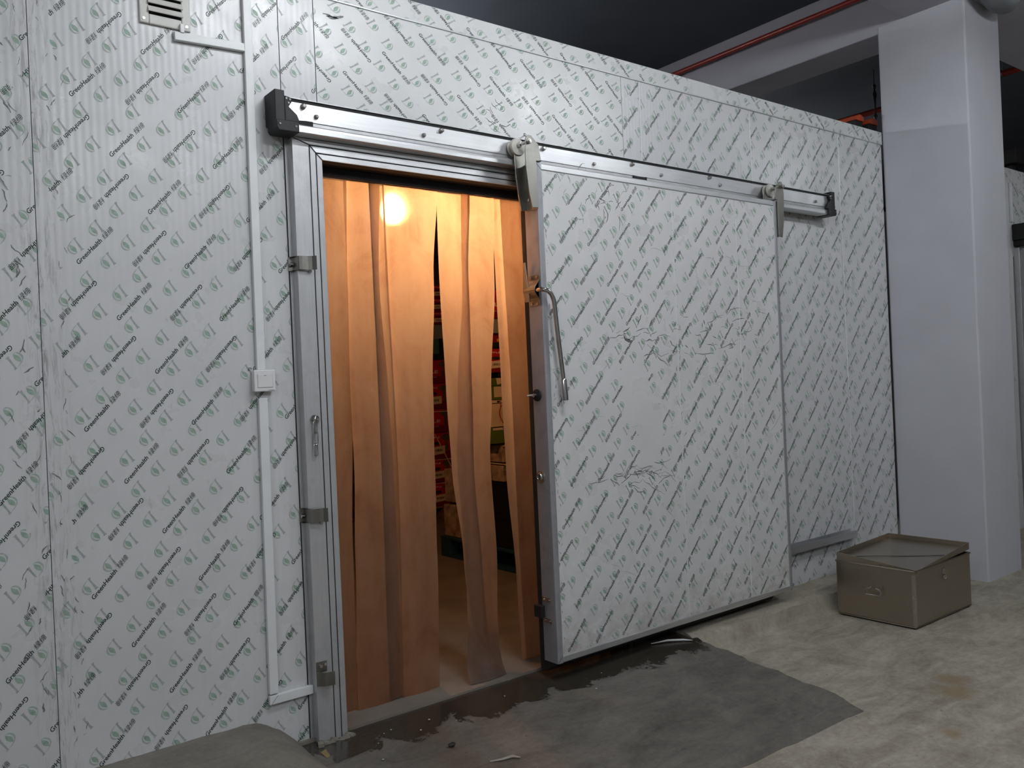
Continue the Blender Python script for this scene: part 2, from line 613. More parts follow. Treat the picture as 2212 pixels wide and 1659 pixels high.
def _logo(pts, faces, mi, dy):
    V = [(x * mm, y * mm) for x, y in pts]
    F = []
    for f in faces:
        a = sum(V[f[k]][0] * V[f[(k + 1) % len(f)]][1] - V[f[(k + 1) % len(f)]][0] * V[f[k]][1] for k in range(len(f)))
        F.append(tuple(f) if a > 0 else tuple(reversed(f)))
    LOGO_T.append((V, F, mi, dy))


def smooth_open(p, k=4):
    out = []
    for i in range(len(p) - 1):
        a, b_, c_, d = p[max(i - 1, 0)], p[i], p[i + 1], p[min(i + 2, len(p) - 1)]
        for n in range(k):
            t = n / k
            out.append(tuple(0.5 * (2 * b_[q] + (c_[q] - a[q]) * t + (2 * a[q] - 5 * b_[q] + 4 * c_[q] - d[q]) * t * t + (3 * b_[q] - a[q] - 3 * c_[q] + d[q]) * t ** 3) for q in (0, 1)))
    return out + [p[-1]]


_out, _inn = smooth_open(_out), smooth_open(_inn)
_n = len(_out)
_leaf = smooth_open([(-10, 15), (-9.5, 4), (-3, -5.5), (14, -12)]) + smooth_open([(14, -12), (11.5, 1), (4, 10.5), (-10, 15)])[1:-1]
_logo([(2, 38), (11, 45), (12, 34), (5, 35), (32, 6), (25, 2), (38, 4), (27, -5)], [(0, 3, 2, 1), (3, 5, 4, 2), (5, 7, 6, 4)], 2, 0.0003)
_logo(_out + _inn, [(k, k + 1, _n + 1 + k, _n + k) for k in range(_n - 1)], 3, 0.0004)
_logo(_leaf, [tuple(range(len(_leaf)))], 4, 0.0005)
VA, VV = Vector((0.1262, -0.2015)), Vector((0.0, 0.6045))
LS, LT = Vector((0.0716, 0.0708)), Vector((0.1070, -0.0468))


def rot2(v, a):
    c, s = math.cos(a), math.sin(a)
    return Vector((v[0] * c - v[1] * s, v[0] * s + v[1] * c))


def clip_poly(p, x0, x1, z0, z1):
    for ax, lim, sg in ((0, x0, 1), (0, x1, -1), (1, z0, 1), (1, z1, -1)):
        q = []
        for i in range(len(p)):
            a, b = p[i], p[(i + 1) % len(p)]
            da, db = (a[ax] - lim) * sg, (b[ax] - lim) * sg
            if da >= 0:
                q.append(a)
            if (da > 0 > db) or (da < 0 < db):
                t = da / (da - db)
                q.append((a[0] + (b[0] - a[0]) * t, a[1] + (b[1] - a[1]) * t))
        p = q
        if len(p) < 3:
            return []
    return p


def stamp(mb, vs, fs, pos, ang, rect, Y, mi, holes):
    x0, x1, z0, z1 = rect
    c, s = math.cos(ang), math.sin(ang)
    P = [(pos[0] + x * c - y * s, pos[1] + x * s + y * c) for x, y in vs]
    ax, bx = min(p[0] for p in P), max(p[0] for p in P)
    az, bz = min(p[1] for p in P), max(p[1] for p in P)
    if bx < x0 or ax > x1 or bz < z0 or az > z1:
        return
    inside = ax >= x0 and bx <= x1 and az >= z0 and bz <= z1
    near = [h for h in holes if ax - h[2] < h[0] < bx + h[2] and az - h[3] < h[1] < bz + h[3]]
    if inside and not near:
        mb.add([(x, Y, z) for x, z in P], fs, mi)
        return
    for f in fs:
        q = [P[i] for i in f]
        cx, cz = sum(p[0] for p in q) / len(q), sum(p[1] for p in q) / len(q)
        if any(((cx - h[0]) / h[2]) ** 2 + ((cz - h[1]) / h[3]) ** 2 < 1.0 for h in near):
            continue
        if not inside:
            q = clip_poly(q, x0, x1, z0, z1)
        if len(q) >= 3:
            mb.add([(x, Y, z) for x, z in q], [tuple(range(len(q)))], mi)


def print_film(mb, rect, Y, rot_deg, T0, L0, holes=(), text=True):
    """the film maker's repeating print: words both ways up and the leaf mark"""
    r = math.radians(rot_deg)
    x0, x1, z0, z1 = rect
    cx, cz = (x0 + x1) / 2, (z0 + z1) / 2
    rad = math.hypot(x1 - x0, z1 - z0) / 2 + 0.25
    base = math.radians(47.7)

    def lattice(A, B, O):
        A, B = rot2(A, r), rot2(B, r)
        det = A[0] * B[1] - A[1] * B[0]
        d = Vector((cx - O[0], cz - O[1]))
        ic = (d[0] * B[1] - d[1] * B[0]) / det
        jc = (A[0] * d[1] - A[1] * d[0]) / det
        n = int(rad / min(A.length, B.length) * 1.6) + 3
        for i in range(int(ic) - n, int(ic) + n + 1):
            for j in range(int(jc) - n, int(jc) + n + 1):
                p = Vector(O) + A * i + B * j
                if abs(p[0] - cx) < (x1 - x0) / 2 + 0.25 and abs(p[1] - cz) < (z1 - z0) / 2 + 0.25:
                    yield p

    for p in lattice(LS, LT, L0):
        for vs, fs, mi, dy in LOGO_T:
            stamp(mb, vs, fs, p, r, rect, Y - dy, mi, holes)
    if text:
        for p in lattice(VA, VV, T0):
            stamp(mb, WORD_V, WORD_F, p, base + r, rect, Y - 0.0007, 1, holes)
        T1 = Vector(T0) + rot2((0.060, -0.065), r)
        for p in lattice(VA, VV, T1):
            stamp(mb, WORD_V, WORD_F, p, base + r + math.pi, rect, Y - 0.0007, 1, holes)


def scribble(mb, x, z, L, ang, w, Y, mi, rng):
    """a thin ragged tear or scratch in the film"""
    n = rng.randint(3, 7)
    px, pz, a = x, z, ang
    L_ = L / n
    left, right = [], []
    for i in range(n + 1):
        ww = w * (0.25 + 0.75 * math.sin(math.pi * (i + 0.3) / (n + 0.6))) * rng.uniform(0.5, 1.3)
        left.append((px - math.sin(a) * ww, Y, pz + math.cos(a) * ww))
        right.append((px + math.sin(a) * ww, Y, pz - math.cos(a) * ww))
        a = ang + rng.uniform(-0.55, 0.55)
        px += math.cos(a) * L_
        pz += math.sin(a) * L_
    v = left + right
    k = n + 1
    mb.add(v, [(i, i + 1, k + i + 1, k + i) for i in range(n)], mi)


INKS = [INK_TEXT, INK_STEM, INK_RING, INK_LEAF]
exec_rng = random.Random(11)

# ------------------------------------------------------------------ warehouse shell
FZ = -0.12
b = MB()
b.add([(-6, -9, FZ), (20, -9, FZ), (20, 0.4, FZ), (-6, 0.4, FZ)], [(0, 1, 2, 3)])
b.add([(6.3, 0.4, FZ), (20, 0.4, FZ), (20, 16, FZ), (6.3, 16, FZ)], [(0, 1, 2, 3)])
struct(b.build('floor', CONC), 'bare grey concrete warehouse floor with pale patches', 'floor')

b = MB()
b.box(-6.2, 20.2, -9.2, 16.2, 4.455, 4.60)
struct(b.build('ceiling', CEILP), 'dark blue grey warehouse ceiling', 'ceiling')
b = MB(); b.box(-6.2, -6, -9, 16, FZ, 4.455)
struct(b.build('wall_left', ROOMP), 'grey warehouse wall', 'wall')
b = MB(); b.box(20, 20.2, -9, 16, FZ, 4.455)
struct(b.build('wall_right', ROOMP), 'grey warehouse wall', 'wall')
b = MB(); b.box(-6.2, 20.2, -9.2, -9, FZ, 4.455)
struct(b.build('wall_rear', ROOMP), 'grey warehouse wall', 'wall')
b = MB(); b.box(-6.2, 20.2, 16, 16.2, FZ, 4.455)
struct(b.build('wall_far', CEILP), 'dark warehouse wall', 'wall')

# column and beams
b = MB()
b.box(6.312, 6.875, -0.644, 0.0, FZ - 0.02, 4.06)
struct(b.build('column', PLASTER, bevel=0.012), 'broad pale painted concrete column beside the steel box', 'column')
b = MB()
b.box(-6, 20, -1.35, -0.215, 4.055, 4.456)
struct(b.build('beam', BEAMP, bevel=0.01), 'painted concrete beam running along the room above the column', 'beam')
b = MB()
b.box(6.318, 6.73, -0.216, 16, 4.005, 4.456)
struct(b.build('beam', BEAMP, bevel=0.01), 'painted concrete beam running back over the cold room from the column', 'beam')

# ------------------------------------------------------------------ ramp and kerbs
b = MB()
nx, ny = 34, 24
V = []
for j in range(ny + 1):
    t = j / ny
    for i in range(nx + 1):
        s_ = i / nx
        x = -1.6 + s_ * (3.66 + 1.6) - 0.04 * t * s_
        yf = -1.31 + 0.05 * s_ + 0.02 * math.sin(s_ * 17)
        y = 0.0 + t * yf
        z = -0.008 + (FZ + 0.012) * t ** 1.05 + 0.004 * math.sin(x * 5.1 + y * 3) * math.sin(y * 6.3)
        if i == nx or j == ny:
            z = FZ - 0.012 if j == ny else z
        if i == nx:
            x += 0.010 * math.sin(y * 23) + 0.007 * math.sin(y * 57 + 1) - 0.13 * max(0, t - 0.88) * 4
        if j == ny:
            y += 0.012 * math.sin(x * 19) + 0.008 * math.sin(x * 47)
        V.append((x, y, z))
F = [(j * (nx + 1) + i, j * (nx + 1) + i + 1, (j + 1) * (nx + 1) + i + 1, (j + 1) * (nx + 1) + i) for j in range(ny) for i in range(nx)]
b.add(V, F)
# end face of the ramp
k0 = len(b.v)
E_ = [V[j * (nx + 1) + nx] for j in range(ny + 1)]
b.add(E_ + [(x + 0.03, y, FZ - 0.02) for x, y, z in E_], [(j, j + 1, ny + 2 + j, ny + 1 + j) for j in range(ny)])
struct(b.build('ground', CONC_R, smooth=True), 'dark worn concrete ramp up to the cold room doorway, wet along the threshold', 'ramp')


def kerb(name, xs, prof, label, seed, mat):
    """prof(x) -> list of (y, z) from the wall outwards"""
    rng = random.Random(seed)
    mb = MB()
    P = []
    for x in xs:
        pr = prof(x)
        P += [(x + rng.uniform(-.004, .004), y + rng.uniform(-.004, .004), z + rng.uniform(-.0025, .0025)) for y, z in pr]
    n = len(prof(xs[0]))
    mb.add(P, [(i * n + k, (i + 1) * n + k, (i + 1) * n + k + 1, i * n + k + 1) for i in range(len(xs) - 1) for k in range(n - 1)])
    mb.add([P[k] for k in range(n)], [tuple(range(n))])
    mb.add([P[(len(xs) - 1) * n + k] for k in range(n)], [tuple(reversed(range(n)))])
    return struct(mb.build(name, mat, smooth=True), label, 'kerb')


def prof_l(x):
    k = 1.0 if x < 1.17 else max(0.0, 1 - ((x - 1.17) / 0.275) ** 2)
    zb = -0.075
    h = lambda z: zb + (z - zb) * k
    return [(0.02, h(0.136)), (-0.02, h(0.134)), (-0.12, h(0.128)), (-0.26, h(0.10)), (-0.36, h(0.06)), (-0.43, h(0.0)), (-0.47, zb), (-0.47, zb - 0.06), (0.02, zb - 0.06)]


kerb('kerb', [-1.6 + 0.09 * i for i in range(30)] + [1.06, 1.12, 1.17, 1.22, 1.27, 1.32, 1.36, 1.39, 1.42, 1.44], prof_l, 'rough rounded concrete kerb under the left wall panels, ending at the door frame', 3, CONC_L)


def prof_r(x):
    s = max(0.0, 1 - (x - 3.64) / 0.16) if x < 3.80 else 0.0
    return [(0.02, 0.004), (-0.08, 0.002), (-0.19 + 0.05 * s, -0.001), (-0.232 + 0.05 * s, -0.006), (-0.243 + 0.05 * s, -0.016), (-0.258, -0.070), (-0.268, -0.092), (-0.292, -0.106), (-0.335, -0.116), (-0.37, FZ - 0.005), (-0.37, FZ - 0.03), (0.02, FZ - 0.03)]


kerb('kerb', [3.64, 3.68, 3.72, 3.76, 3.80] + [3.9 + 0.1 * i for i in range(24)] + [6.30], prof_r, 'low concrete kerb running under the sliding door towards the steel box', 4, CONC_K)

# ------------------------------------------------------------------ cold room front wall
wall = rootstruct('wall_front', (0, 0, 0), 'long white sandwich panel wall of the cold room wrapped in green printed film', 'wall')


def panel(rect, rot, T0, L0, mats, text=True, holes=(), tears=(), zb=None):
    x0, x1, z0, z1 = rect
    mb = MB()
    mb.box(x0, x1, 0.0, 0.1, zb if zb is not None else z0, z1, 0)
    print_film(mb, rect, 0.0, rot, T0, L0, holes, text)
    for (x, z, L, a, w) in tears:
        scribble(mb, x, z, L, a, w, -0.0010, 5, exec_rng)
    return mb.build('wall_panel', [mats] + INKS + [TEAR], wall, fixn=False)


R = exec_rng
left_tears = [(0.59 + R.uniform(-.035, .035), R.uniform(0.2, 2.9), R.uniform(.010, .045), 1.57 + R.uniform(-.7, .7), R.uniform(.0008, .0022)) for _ in range(44)]
fl_tears = [(0.47 + R.uniform(-.05, .03), R.uniform(0.2, 2.9), R.uniform(.012, .055), 1.57 + R.uniform(-.8, .8), R.uniform(.001, .003)) for _ in range(40)]
panel((-1.9, 0.5205, 0.0, 3.150), 180, (0.430, 0.442), (0.447, 1.613), FILM_SEAM, holes=[(0.47, z_, .03, .05) for z_ in (2.6, 2.2, 1.05, .8)], tears=fl_tears)
panel((0.5230, 1.447, 0.0, 3.150), 0, (0.647, 2.554), (0.744, 2.87), FILM_SEAM, holes=[(0.55, z_, .05, .16) for z_ in (2.75, 2.05, 1.5, .95, .3)], tears=left_tears)
panel((1.451, 1.608, 2.30, 3.150), 0, (1.462, 2.93), (1.545, 2.985), FILM)
hd_tears = [(1.655, 3.082, .105, .03, .007), (1.67, 3.074, .06, -.1, .004)] + [(2.53 + R.uniform(-.06, .07), 2.80 + R.uniform(-.07, .07), R.uniform(.03, .09), R.uniform(-.9, .2), .0022) for _ in range(8)]
panel((1.612, 3.470, 2.43, 3.150), 90, (1.879, 2.915), (1.792, 3.044), FILM_HEAD, tears=hd_tears)
panel((3.474, 3.616, 2.43, 3.150), 180, (3.60, 2.99), (3.57, 2.98), FILM)
panel((3.622, 4.640, -0.10, 3.150), 0, (3.847, 2.850), (3.803, 3.028), FILM)
panel((4.648, 5.680, -0.10, 3.150), 0, (4.79, 2.91), (4.73, 2.98), FILM)
panel((5.690, 6.292, -0.10, 3.150), 0, (5.75, 2.83), (5.81, 3.02), FILM)
mb = MB()
mb.box(1.451, 1.60, 0.0, 0.1, -0.10, 2.30)
mb.box(3.30, 3.616, 0.0, 0.1, -0.10, 2.43)
mb.build('door_surround', FILM_HEAD, wall)
# top flashing
mb = MB()
mb.box(-1.9, 6.305, -0.002, 0.12, 3.154, 3.245, 0)
print_film(mb, (-1.9, 4.05, 3.156, 3.243), -0.002, -90, (2.42, 3.19), (2.31, 3.215))
print_film(mb, (4.35, 6.300, 3.156, 3.243), -0.002, -90, (4.42, 3.17), (4.31, 3.205))
mb.build('top_flashing', [FILM_HEAD] + INKS, wall, fixn=False)
mb = MB()
mb.box(-1.9, 6.30, -0.006, 0.02, 3.147, 3.154, 0)
mb.build('flashing_bead', ALU_X, wall, bevel=0.002)
mb = MB()
for x in (4.644, 5.685, 3.619):
    pts = [(x + R.uniform(-.0015, .0015), -0.001, -0.02 + i * 0.1585) for i in range(21)]
    mb.tube(pts, [0.005 * R.uniform(.7, 1.25) for _ in pts], 6)
mb.build('joint_sealant', BEAD, wall, smooth=True)
mb = MB()
mb.box(-1.9, 1.60, 0.02, 0.08, 0.0, 3.15)
mb.box(1.40, 3.62, 0.02, 0.08, 2.45, 3.15)
mb.box(3.60, 6.31, 0.02, 0.08, -0.1, 3.15)
mb.build('panel_core', plain('grey_joint', (0.06, 0.06, 0.06), .8), wall)
# upright edge cover strip between panels and door frame
mb = MB()
mb.box(1.447, 1.452, -0.001, 0.05, -0.05, 2.53, 1)
mb.box(1.4525, 1.470, -0.004, 0.05, -0.05, 2.53, 0)
mb.build('edge_cover', [ALU_Z, GAP], wall, bevel=0.001)

# cold room inside
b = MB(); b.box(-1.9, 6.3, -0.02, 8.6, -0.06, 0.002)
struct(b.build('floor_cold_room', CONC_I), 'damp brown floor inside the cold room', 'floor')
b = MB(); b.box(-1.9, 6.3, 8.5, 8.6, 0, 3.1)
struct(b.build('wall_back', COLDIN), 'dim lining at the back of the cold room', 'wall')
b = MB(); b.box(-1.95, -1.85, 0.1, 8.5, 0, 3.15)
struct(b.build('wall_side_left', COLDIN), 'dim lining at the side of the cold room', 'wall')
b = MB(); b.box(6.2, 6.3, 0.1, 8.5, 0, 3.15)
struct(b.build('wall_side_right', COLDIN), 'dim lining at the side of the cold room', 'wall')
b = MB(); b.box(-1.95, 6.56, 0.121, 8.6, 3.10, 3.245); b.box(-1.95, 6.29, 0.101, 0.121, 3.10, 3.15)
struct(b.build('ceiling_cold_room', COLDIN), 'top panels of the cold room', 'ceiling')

# ------------------------------------------------------------------ second cold room beyond the column
w2 = rootstruct('wall_far_front', (8, 0, 0), 'white film wrapped wall of the next cold room beyond the column', 'wall')
mb = MB()
mb.box(6.95, 8.60, 0.0, 0.1, FZ, 3.245, 0)
mb.box(8.60, 12.5, 0.0, 0.1, 2.42, 3.245, 0)
mb.box(10.4, 12.5, 0.0, 0.1, FZ, 2.42, 0)
print_film(mb, (8.62, 10.5, 2.72, 3.12), 0.0, 90, (8.78, 3.0), (8.70, 3.01))
print_film(mb, (8.40, 10.5, 3.156, 3.243), 0.0, -90, (8.52, 3.19), (8.61, 3.215))
mb.build('wall_panel', [FILM_HEAD] + INKS, w2, fixn=False)
mb = MB(); mb.box(8.565, 8.60, -0.02, 0.0, 2.74, 3.11)
mb.build('edge_cover', PVC, w2, bevel=0.004)
d2 = thing('door_track', 'short end of another door track on the far cold room wall beyond the column', 'door track', (8.7, -0.05, 2.6))
mb = MB(); mb.box(8.66, 11.8, -0.09, 0.0, 2.57, 2.67); mb.box(8.66, 11.8, -0.11, 0.0, 2.53, 2.555)
mb.build('rail', ALU_X, d2, bevel=0.003)
mb = MB(); mb.box(8.60, 8.66, -0.13, 0.0, 2.57, 2.72); mb.box(8.62, 8.70, -0.13, 0.0, 2.515, 2.57)
mb.build('end_cap', BLACKP, d2, bevel=0.006)
f2 = thing('door_frame', 'grey upright door frame of the far cold room with a dark doorway', 'door frame', (8.7, 0, 0))
mb = MB(); mb.box(8.62, 8.76, -0.05, 0.05, FZ, 2.50)
mb.build('jamb', ALU_Z, f2, bevel=0.004)
mb = MB(); mb.box(8.69, 8.80, -0.075, -0.05, 1.93, 2.0)
mb.build('latch_plate', STEEL, f2, bevel=0.003)
b = MB(); b.box(8.60, 12.4, 2.4, 2.5, FZ, 3.1); b.box(8.50, 8.60, 0.1, 2.4, FZ, 3.1); b.box(8.5, 12.4, 0.1, 2.4, 3.05, 3.1)
struct(b.build('wall_inner_far', COLDIN), 'dark inside of the far cold room', 'wall')
t = thing('wall_speaker', 'small black box standing on top of the far cold room', 'box', (10.0, 0.5, 3.25))
mb = MB(); mb.box(9.87, 10.13, 0.42, 0.62, 3.56, 3.72)
mb.build('case', BLACKP, t, bevel=0.01)
mb = MB(); mb.box(9.96, 10.04, 0.49, 0.55, 3.245, 3.565)
mb.build('stand', BLACKP, t, bevel=0.004)

# ------------------------------------------------------------------ door frame
fr = thing('door_frame', 'wide grooved aluminium door frame around the strip curtain doorway', 'door frame', (1.53, 0, 0))
FX = [1.466, 1.5415, 1.5705, 1.600]
FZt = [2.5105, 2.485, 2.4545, 2.426]
gap = 0.0022
for k in range(3):
    mb = MB()
    # left jamb piece with mitred top
    xa, xb = FX[k] + (gap if k else 0), FX[k + 1] - gap
    za, zb_ = FZt[k] - (gap if k else 0), FZt[k + 1] + gap
    mg = 0.003
    y0 = -0.05
    mb.hexa([(xa, y0, -0.05), (xb, y0, -0.05), (xb, 0.0, -0.05), (xa, 0.0, -0.05)], [(xa, y0, za - mg), (xb, y0, zb_ - mg), (xb, 0.0, zb_ - mg), (xa, 0.0, za - mg)])
    mb.build('jamb', ALU_Z, fr, bevel=0.0015)
    mb = MB()
    mb.hexa([(xa + mg, y0, za), (xb + mg, y0, zb_), (xb + mg, 0.0, zb_), (xa + mg, 0.0, za)][::1],
            [(xa + mg, y0, za), (xa + mg, y0, za), (xa + mg, 0, za), (xa + mg, 0, za)]) if False else None
    x_r = 3.30 + (1.60 - FX[k])
    x_r2 = 3.30 + (1.60 - FX[k + 1])
    mb.prism([(xb + mg, zb_), (x_r2 - mg, zb_), (x_r - mg, za), (xa + mg, za)], 'y', y0, 0.0)
    mb.build('head', ALU_X, fr, bevel=0.0015)
    mb = MB()
    xa2, xb2 = 3.30 + (1.60 - xb), 3.30 + (1.60 - xa)
    mb.box(xa2, xb2, y0, 0.0, -0.05, zb_ - 0.01)
    mb.build('jamb', ALU_Z, fr, bevel=0.0015)
mb = MB()
mb.box(1.467, 1.598, -0.046, 0.0, -0.05, 2.428, 0)
mb.cut(); mb.box(1.467, 3.43, -0.046, 0.0, 2.4275, 2.508, 0)
mb.cut(); mb.box(3.302, 3.43, -0.046, 0.0, -0.05, 2.428, 0)
mb.build_each('frame_core', GAP, fr)
# lining of the opening
mb = MB()
mb.box(1.592, 1.600, 0.0005, 0.115, -0.02, 2.434)
mb.cut(); mb.box(3.300, 3.308, 0.0005, 0.115, -0.02, 2.434)
mb.build_each('jamb_lining', ALU_Z, fr)
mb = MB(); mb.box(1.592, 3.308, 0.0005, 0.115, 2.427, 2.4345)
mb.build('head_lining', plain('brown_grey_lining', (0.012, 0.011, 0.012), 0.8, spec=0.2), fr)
mb = MB()
rng = random.Random(5)
pts, rr = [], []
for i in range(15):
    x = 1.455 + 0.165 * i / 14
    pts.append((x, -0.055 - rng.uniform(0, .012), -0.018 + rng.uniform(-.004, .006)))
    rr.append(rng.uniform(.010, .021))
mb.tube(pts, rr, 9)
mb.build('mortar_smear', CONC_L, fr, smooth=True)

# ------------------------------------------------------------------ clips and chain on the frame
def bent(mb, pts, x0=None, z0=0, z1=0, th=0.003):
    """a bent strip: pts in (x, y), extruded z0..z1"""
    n = len(pts)
    V = []
    for z in (z0, z1):
        for (x, y) in pts:
            V.append((x, y, z))
        for (x, y) in reversed(pts):
            V.append((x, y - th, z))
    m = 2 * n
    F = [tuple(range(m)), tuple(reversed(range(m, 2 * m)))] + [(i, m + i, m + (i + 1) % m, (i + 1) % m) for i in range(m)]
    mb.add(V, F)


def clip(zc, label, flip):
    t = thing('latch_clip', label, 'clip', (1.495, -0.05, zc), 'steel clips on the door jamb')
    mb = MB()
    if not flip:
        bent(mb, [(1.445, -0.004), (1.4625, -0.006), (1.464, -0.052), (1.468, -0.060), (1.480, -0.064), (1.505, -0.066), (1.520, -0.072), (1.533, -0.090)], z0=zc - 0.029, z1=zc + 0.029)
    else:
        bent(mb, [(1.467, -0.0505), (1.480, -0.056), (1.492, -0.072), (1.505, -0.078), (1.533, -0.086)], z0=zc - 0.035, z1=zc + 0.022)
        bent(mb, [(1.467, -0.0502), (1.515, -0.0505)], z0=zc + 0.02, z1=zc + 0.064)
    mb.build('plate', STEEL, t, bevel=0.0008)
    mb = MB()
    if not flip:
        mb.cyl((1.4605, -0.018, zc - 0.002), (1.447, -0.018, zc - 0.002), 0.008, 10)
        mb.cut(); mb.cyl((1.516, -0.064, zc - 0.034), (1.516, -0.052, zc - 0.034), 0.006, 10)
    else:
        mb.cyl((1.486, -0.053, zc + 0.046), (1.486, -0.062, zc + 0.046), 0.007, 10)
        mb.cut(); mb.cyl((1.506, -0.053, zc + 0.05), (1.506, -0.060, zc + 0.05), 0.006, 10)
    mb.build_each('bolt', CHROME, t, smooth=True)


clip(1.985, 'topmost bent steel clip on the door jamb, higher than the light switch', False)
clip(0.935, 'middle bent steel clip on the door jamb, below the hanging chain', False)
clip(0.262, 'lowest hooked steel clip on the door jamb, just above the end of the trunking', True)

ch = thing('hanging_chain', 'short steel chain hanging from an eye on the door jamb', 'chain', (1.505, -0.055, 1.34))
mb = MB()
mb.cyl((1.505, -0.05, 1.338), (1.505, -0.058, 1.338), 0.015, 16)
mb.tube([(1.512 + 0.012 * math.cos(a), -0.060 - 0.008 * (1 - math.cos(a)), 1.333 + 0.014 * math.sin(a)) for a in [2 * math.pi * i / 16 for i in range(16)]], 0.0035, 8, closed=True)
mb.build('eye', CHROME, ch, smooth=True)
zc = 1.303
for k in range(3):
    mb = MB()
    hl, hw = 0.027, 0.0085
    pts = []
    for i in range(20):
        a = 2 * math.pi * i / 20
        u = hw * math.cos(a)
        w = hl * math.sin(a) if abs(math.sin(a)) < 0.2 else (hl - hw) * (1 if math.sin(a) > 0 else -1) + hw * math.sin(a)
        ang = 0.35 if k % 2 == 0 else -0.5
        pts.append((1.5075 + u * math.cos(ang) - k * 0.001, -0.0605 + u * math.sin(ang) - 0.001, zc + w))
    mb.tube(pts, 0.0028, 8, closed=True)
    mb.build('link', CHROME, ch, smooth=True)
    zc -= 0.0475

# ------------------------------------------------------------------ door track
tr = thing('door_track', 'long aluminium sliding door track over the doorway and door leaf', 'door track', (3.4, -0.05, 2.58))
mb = MB()
mb.box(1.40, 5.40, -0.030, 0.0, 2.53, 2.655)      # back plate
mb.box(1.40, 5.40, -0.088, -0.030, 2.567, 2.642)    # upper face
mb.build('rail', ALU_X, tr, bevel=0.002)
mb = MB()
mb.box(1.40, 5.40, -0.092, -0.030, 2.6545, 2.6580)
mb.build('rail_lip', ALU_X, tr, bevel=0.001)
mb = MB(); mb.box(1.40, 5.40, -0.086, -0.0305, 2.6425, 2.6543)
mb.build('top_groove', GAP, tr)
mb = MB()
mb.prism([(-0.030, 2.512), (-0.098, 2.512), (-0.104, 2.516), (-0.104, 2.534), (-0.101, 2.545), (-0.092, 2.551), (-0.030, 2.551)], 'x', 1.44, 5.40)
mb.build('roller_ledge', ALU_X, tr, bevel=0.0015)
mb = MB(); mb.box(1.40, 5.40, -0.084, -0.030, 2.548, 2.569)
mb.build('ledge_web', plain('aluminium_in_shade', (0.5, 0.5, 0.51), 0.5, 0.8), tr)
for x0, x1 in ((1.40, 1.545), (3.447, 3.556)):
    mb = MB()
    mb.prism([(x0, 2.549), (x1, 2.549), (x1, 2.571), (x1 - 0.03, 2.571), (x0 + 0.06, 2.566), (x0 + 0.03, 2.575), (x0, 2.59)] if x0 < 2 else
             [(x0, 2.549), (x1, 2.549), (x1, 2.570), (x1 - 0.03, 2.566), (x0 + 0.035, 2.5635), (x0, 2.5685)], 'y', -0.0895, -0.083)
    mb.build('rail_notch', GAP, tr)
for i, x in enumerate((1.503, 2.181, 2.798, 3.44, 4.10, 4.78)):
    mb = MB(); mb.lathe([(0, .012), (.005, .012), (.006, .0098), (.016, .0098), (.018, .006)], (x, -0.088, 2.628), (0, -1, 0), 12)
    mb.build('bolt', BOLT, tr, bevel=0.001)
for i, x in enumerate((1.56, 2.086, 3.149, 3.675, 4.201, 4.72, 5.226)):
    mb = MB(); mb.lathe([(0, .010), (.004, .010), (.005, .0078), (.012, .0078), (.014, .005)], (x, -0.088, 2.594), (0, -1, 0), 12)
    mb.build('bolt', BOLT, tr, bevel=0.001)


def end_cap(x, s, label):
    """s = +1: cap at the left end, -1 at the right end"""
    mb = MB()
    X = lambda d: x + s * d
    mb.prism([(X(-.030), 2.545), (X(-.030), 2.676), (X(.012), 2.676), (X(.012), 2.545)], 'y', -0.108, 0.0)
    mb.prism([(X(.010), 2.655), (X(.040), 2.650), (X(.044), 2.637), (X(.028), 2.612), (X(.062), 2.583), (X(.075), 2.552), (X(.010), 2.552)], 'y', -0.110, -0.089)
    mb.prism([(X(-.030), 2.552), (X(.066), 2.552), (X(.066), 2.508), (X(-.022), 2.508), (X(-.030), 2.520)], 'y', -0.118, -0.02)
    o = mb.build('end_cap', BLACKP, tr, bevel=0.003)
    mb = MB()
    for dx, z in ((.018, 2.643), (.033, 2.641), (.027, 2.626)):
        mb.cut(); mb.cyl((X(dx), -0.110, z), (X(dx), -0.1125, z), 0.0042, 10)
    for dx, z in ((-.016, 2.534), (.052, 2.532)):
        mb.cut(); mb.cyl((X(dx), -0.118, z), (X(dx), -0.1205, z), 0.0048, 10)
    mb.build_each('rivet', CHROME, o, smooth=True)


end_cap(1.405, 1, '')
end_cap(5.405, -1, '')

# ------------------------------------------------------------------ sliding door leaf
dr = thing('sliding_door', 'large white sliding door leaf in printed film with aluminium edges, half open', 'door', (3.62, -0.15, 0.07))
DX0, DX1, DZ0, DZ1 = 2.650, 4.605, 0.070, 2.515
mb = MB()
mb.box(DX0 + 0.01, DX1 - 0.01, -0.1985, -0.105, DZ0 + 0.01, DZ1 - 0.01, 0)
hole = [(3.36, 1.16, .075, .22), (3.31, 1.35, .09, .12), (3.23, 1.43, .05, .07), (3.40, 1.02, .05, .09)]
Hs = [(3.33 + R.uniform(-.13, .13), 1.18 + R.uniform(-.36, .30), R.uniform(.02, .05), R.uniform(.03, .06)) for _ in range(14)]
hole += Hs
YD = -0.1985
zlo, zhi = DZ0 + 0.036, DZ1 - 0.036
print_film(mb, (DX0 + 0.036, 3.622, zlo, zhi), YD, 180, (3.035, 2.066), (2.742, 2.106), hole)
print_film(mb, (3.632, 4.185, zlo, zhi), YD, 0, (3.685, 1.805), (3.745, 1.87), hole)
print_film(mb, (4.197, DX1 - 0.032, zlo, zhi), YD, 180, (4.36, 2.01), (4.31, 2.06), hole)
scribble(mb, 3.205, 1.672, .075, -.55, .010, YD - 0.0010, 5, R)
scribble(mb, 3.20, 1.69, .06, .35, .003, YD - 0.0010, 5, R)
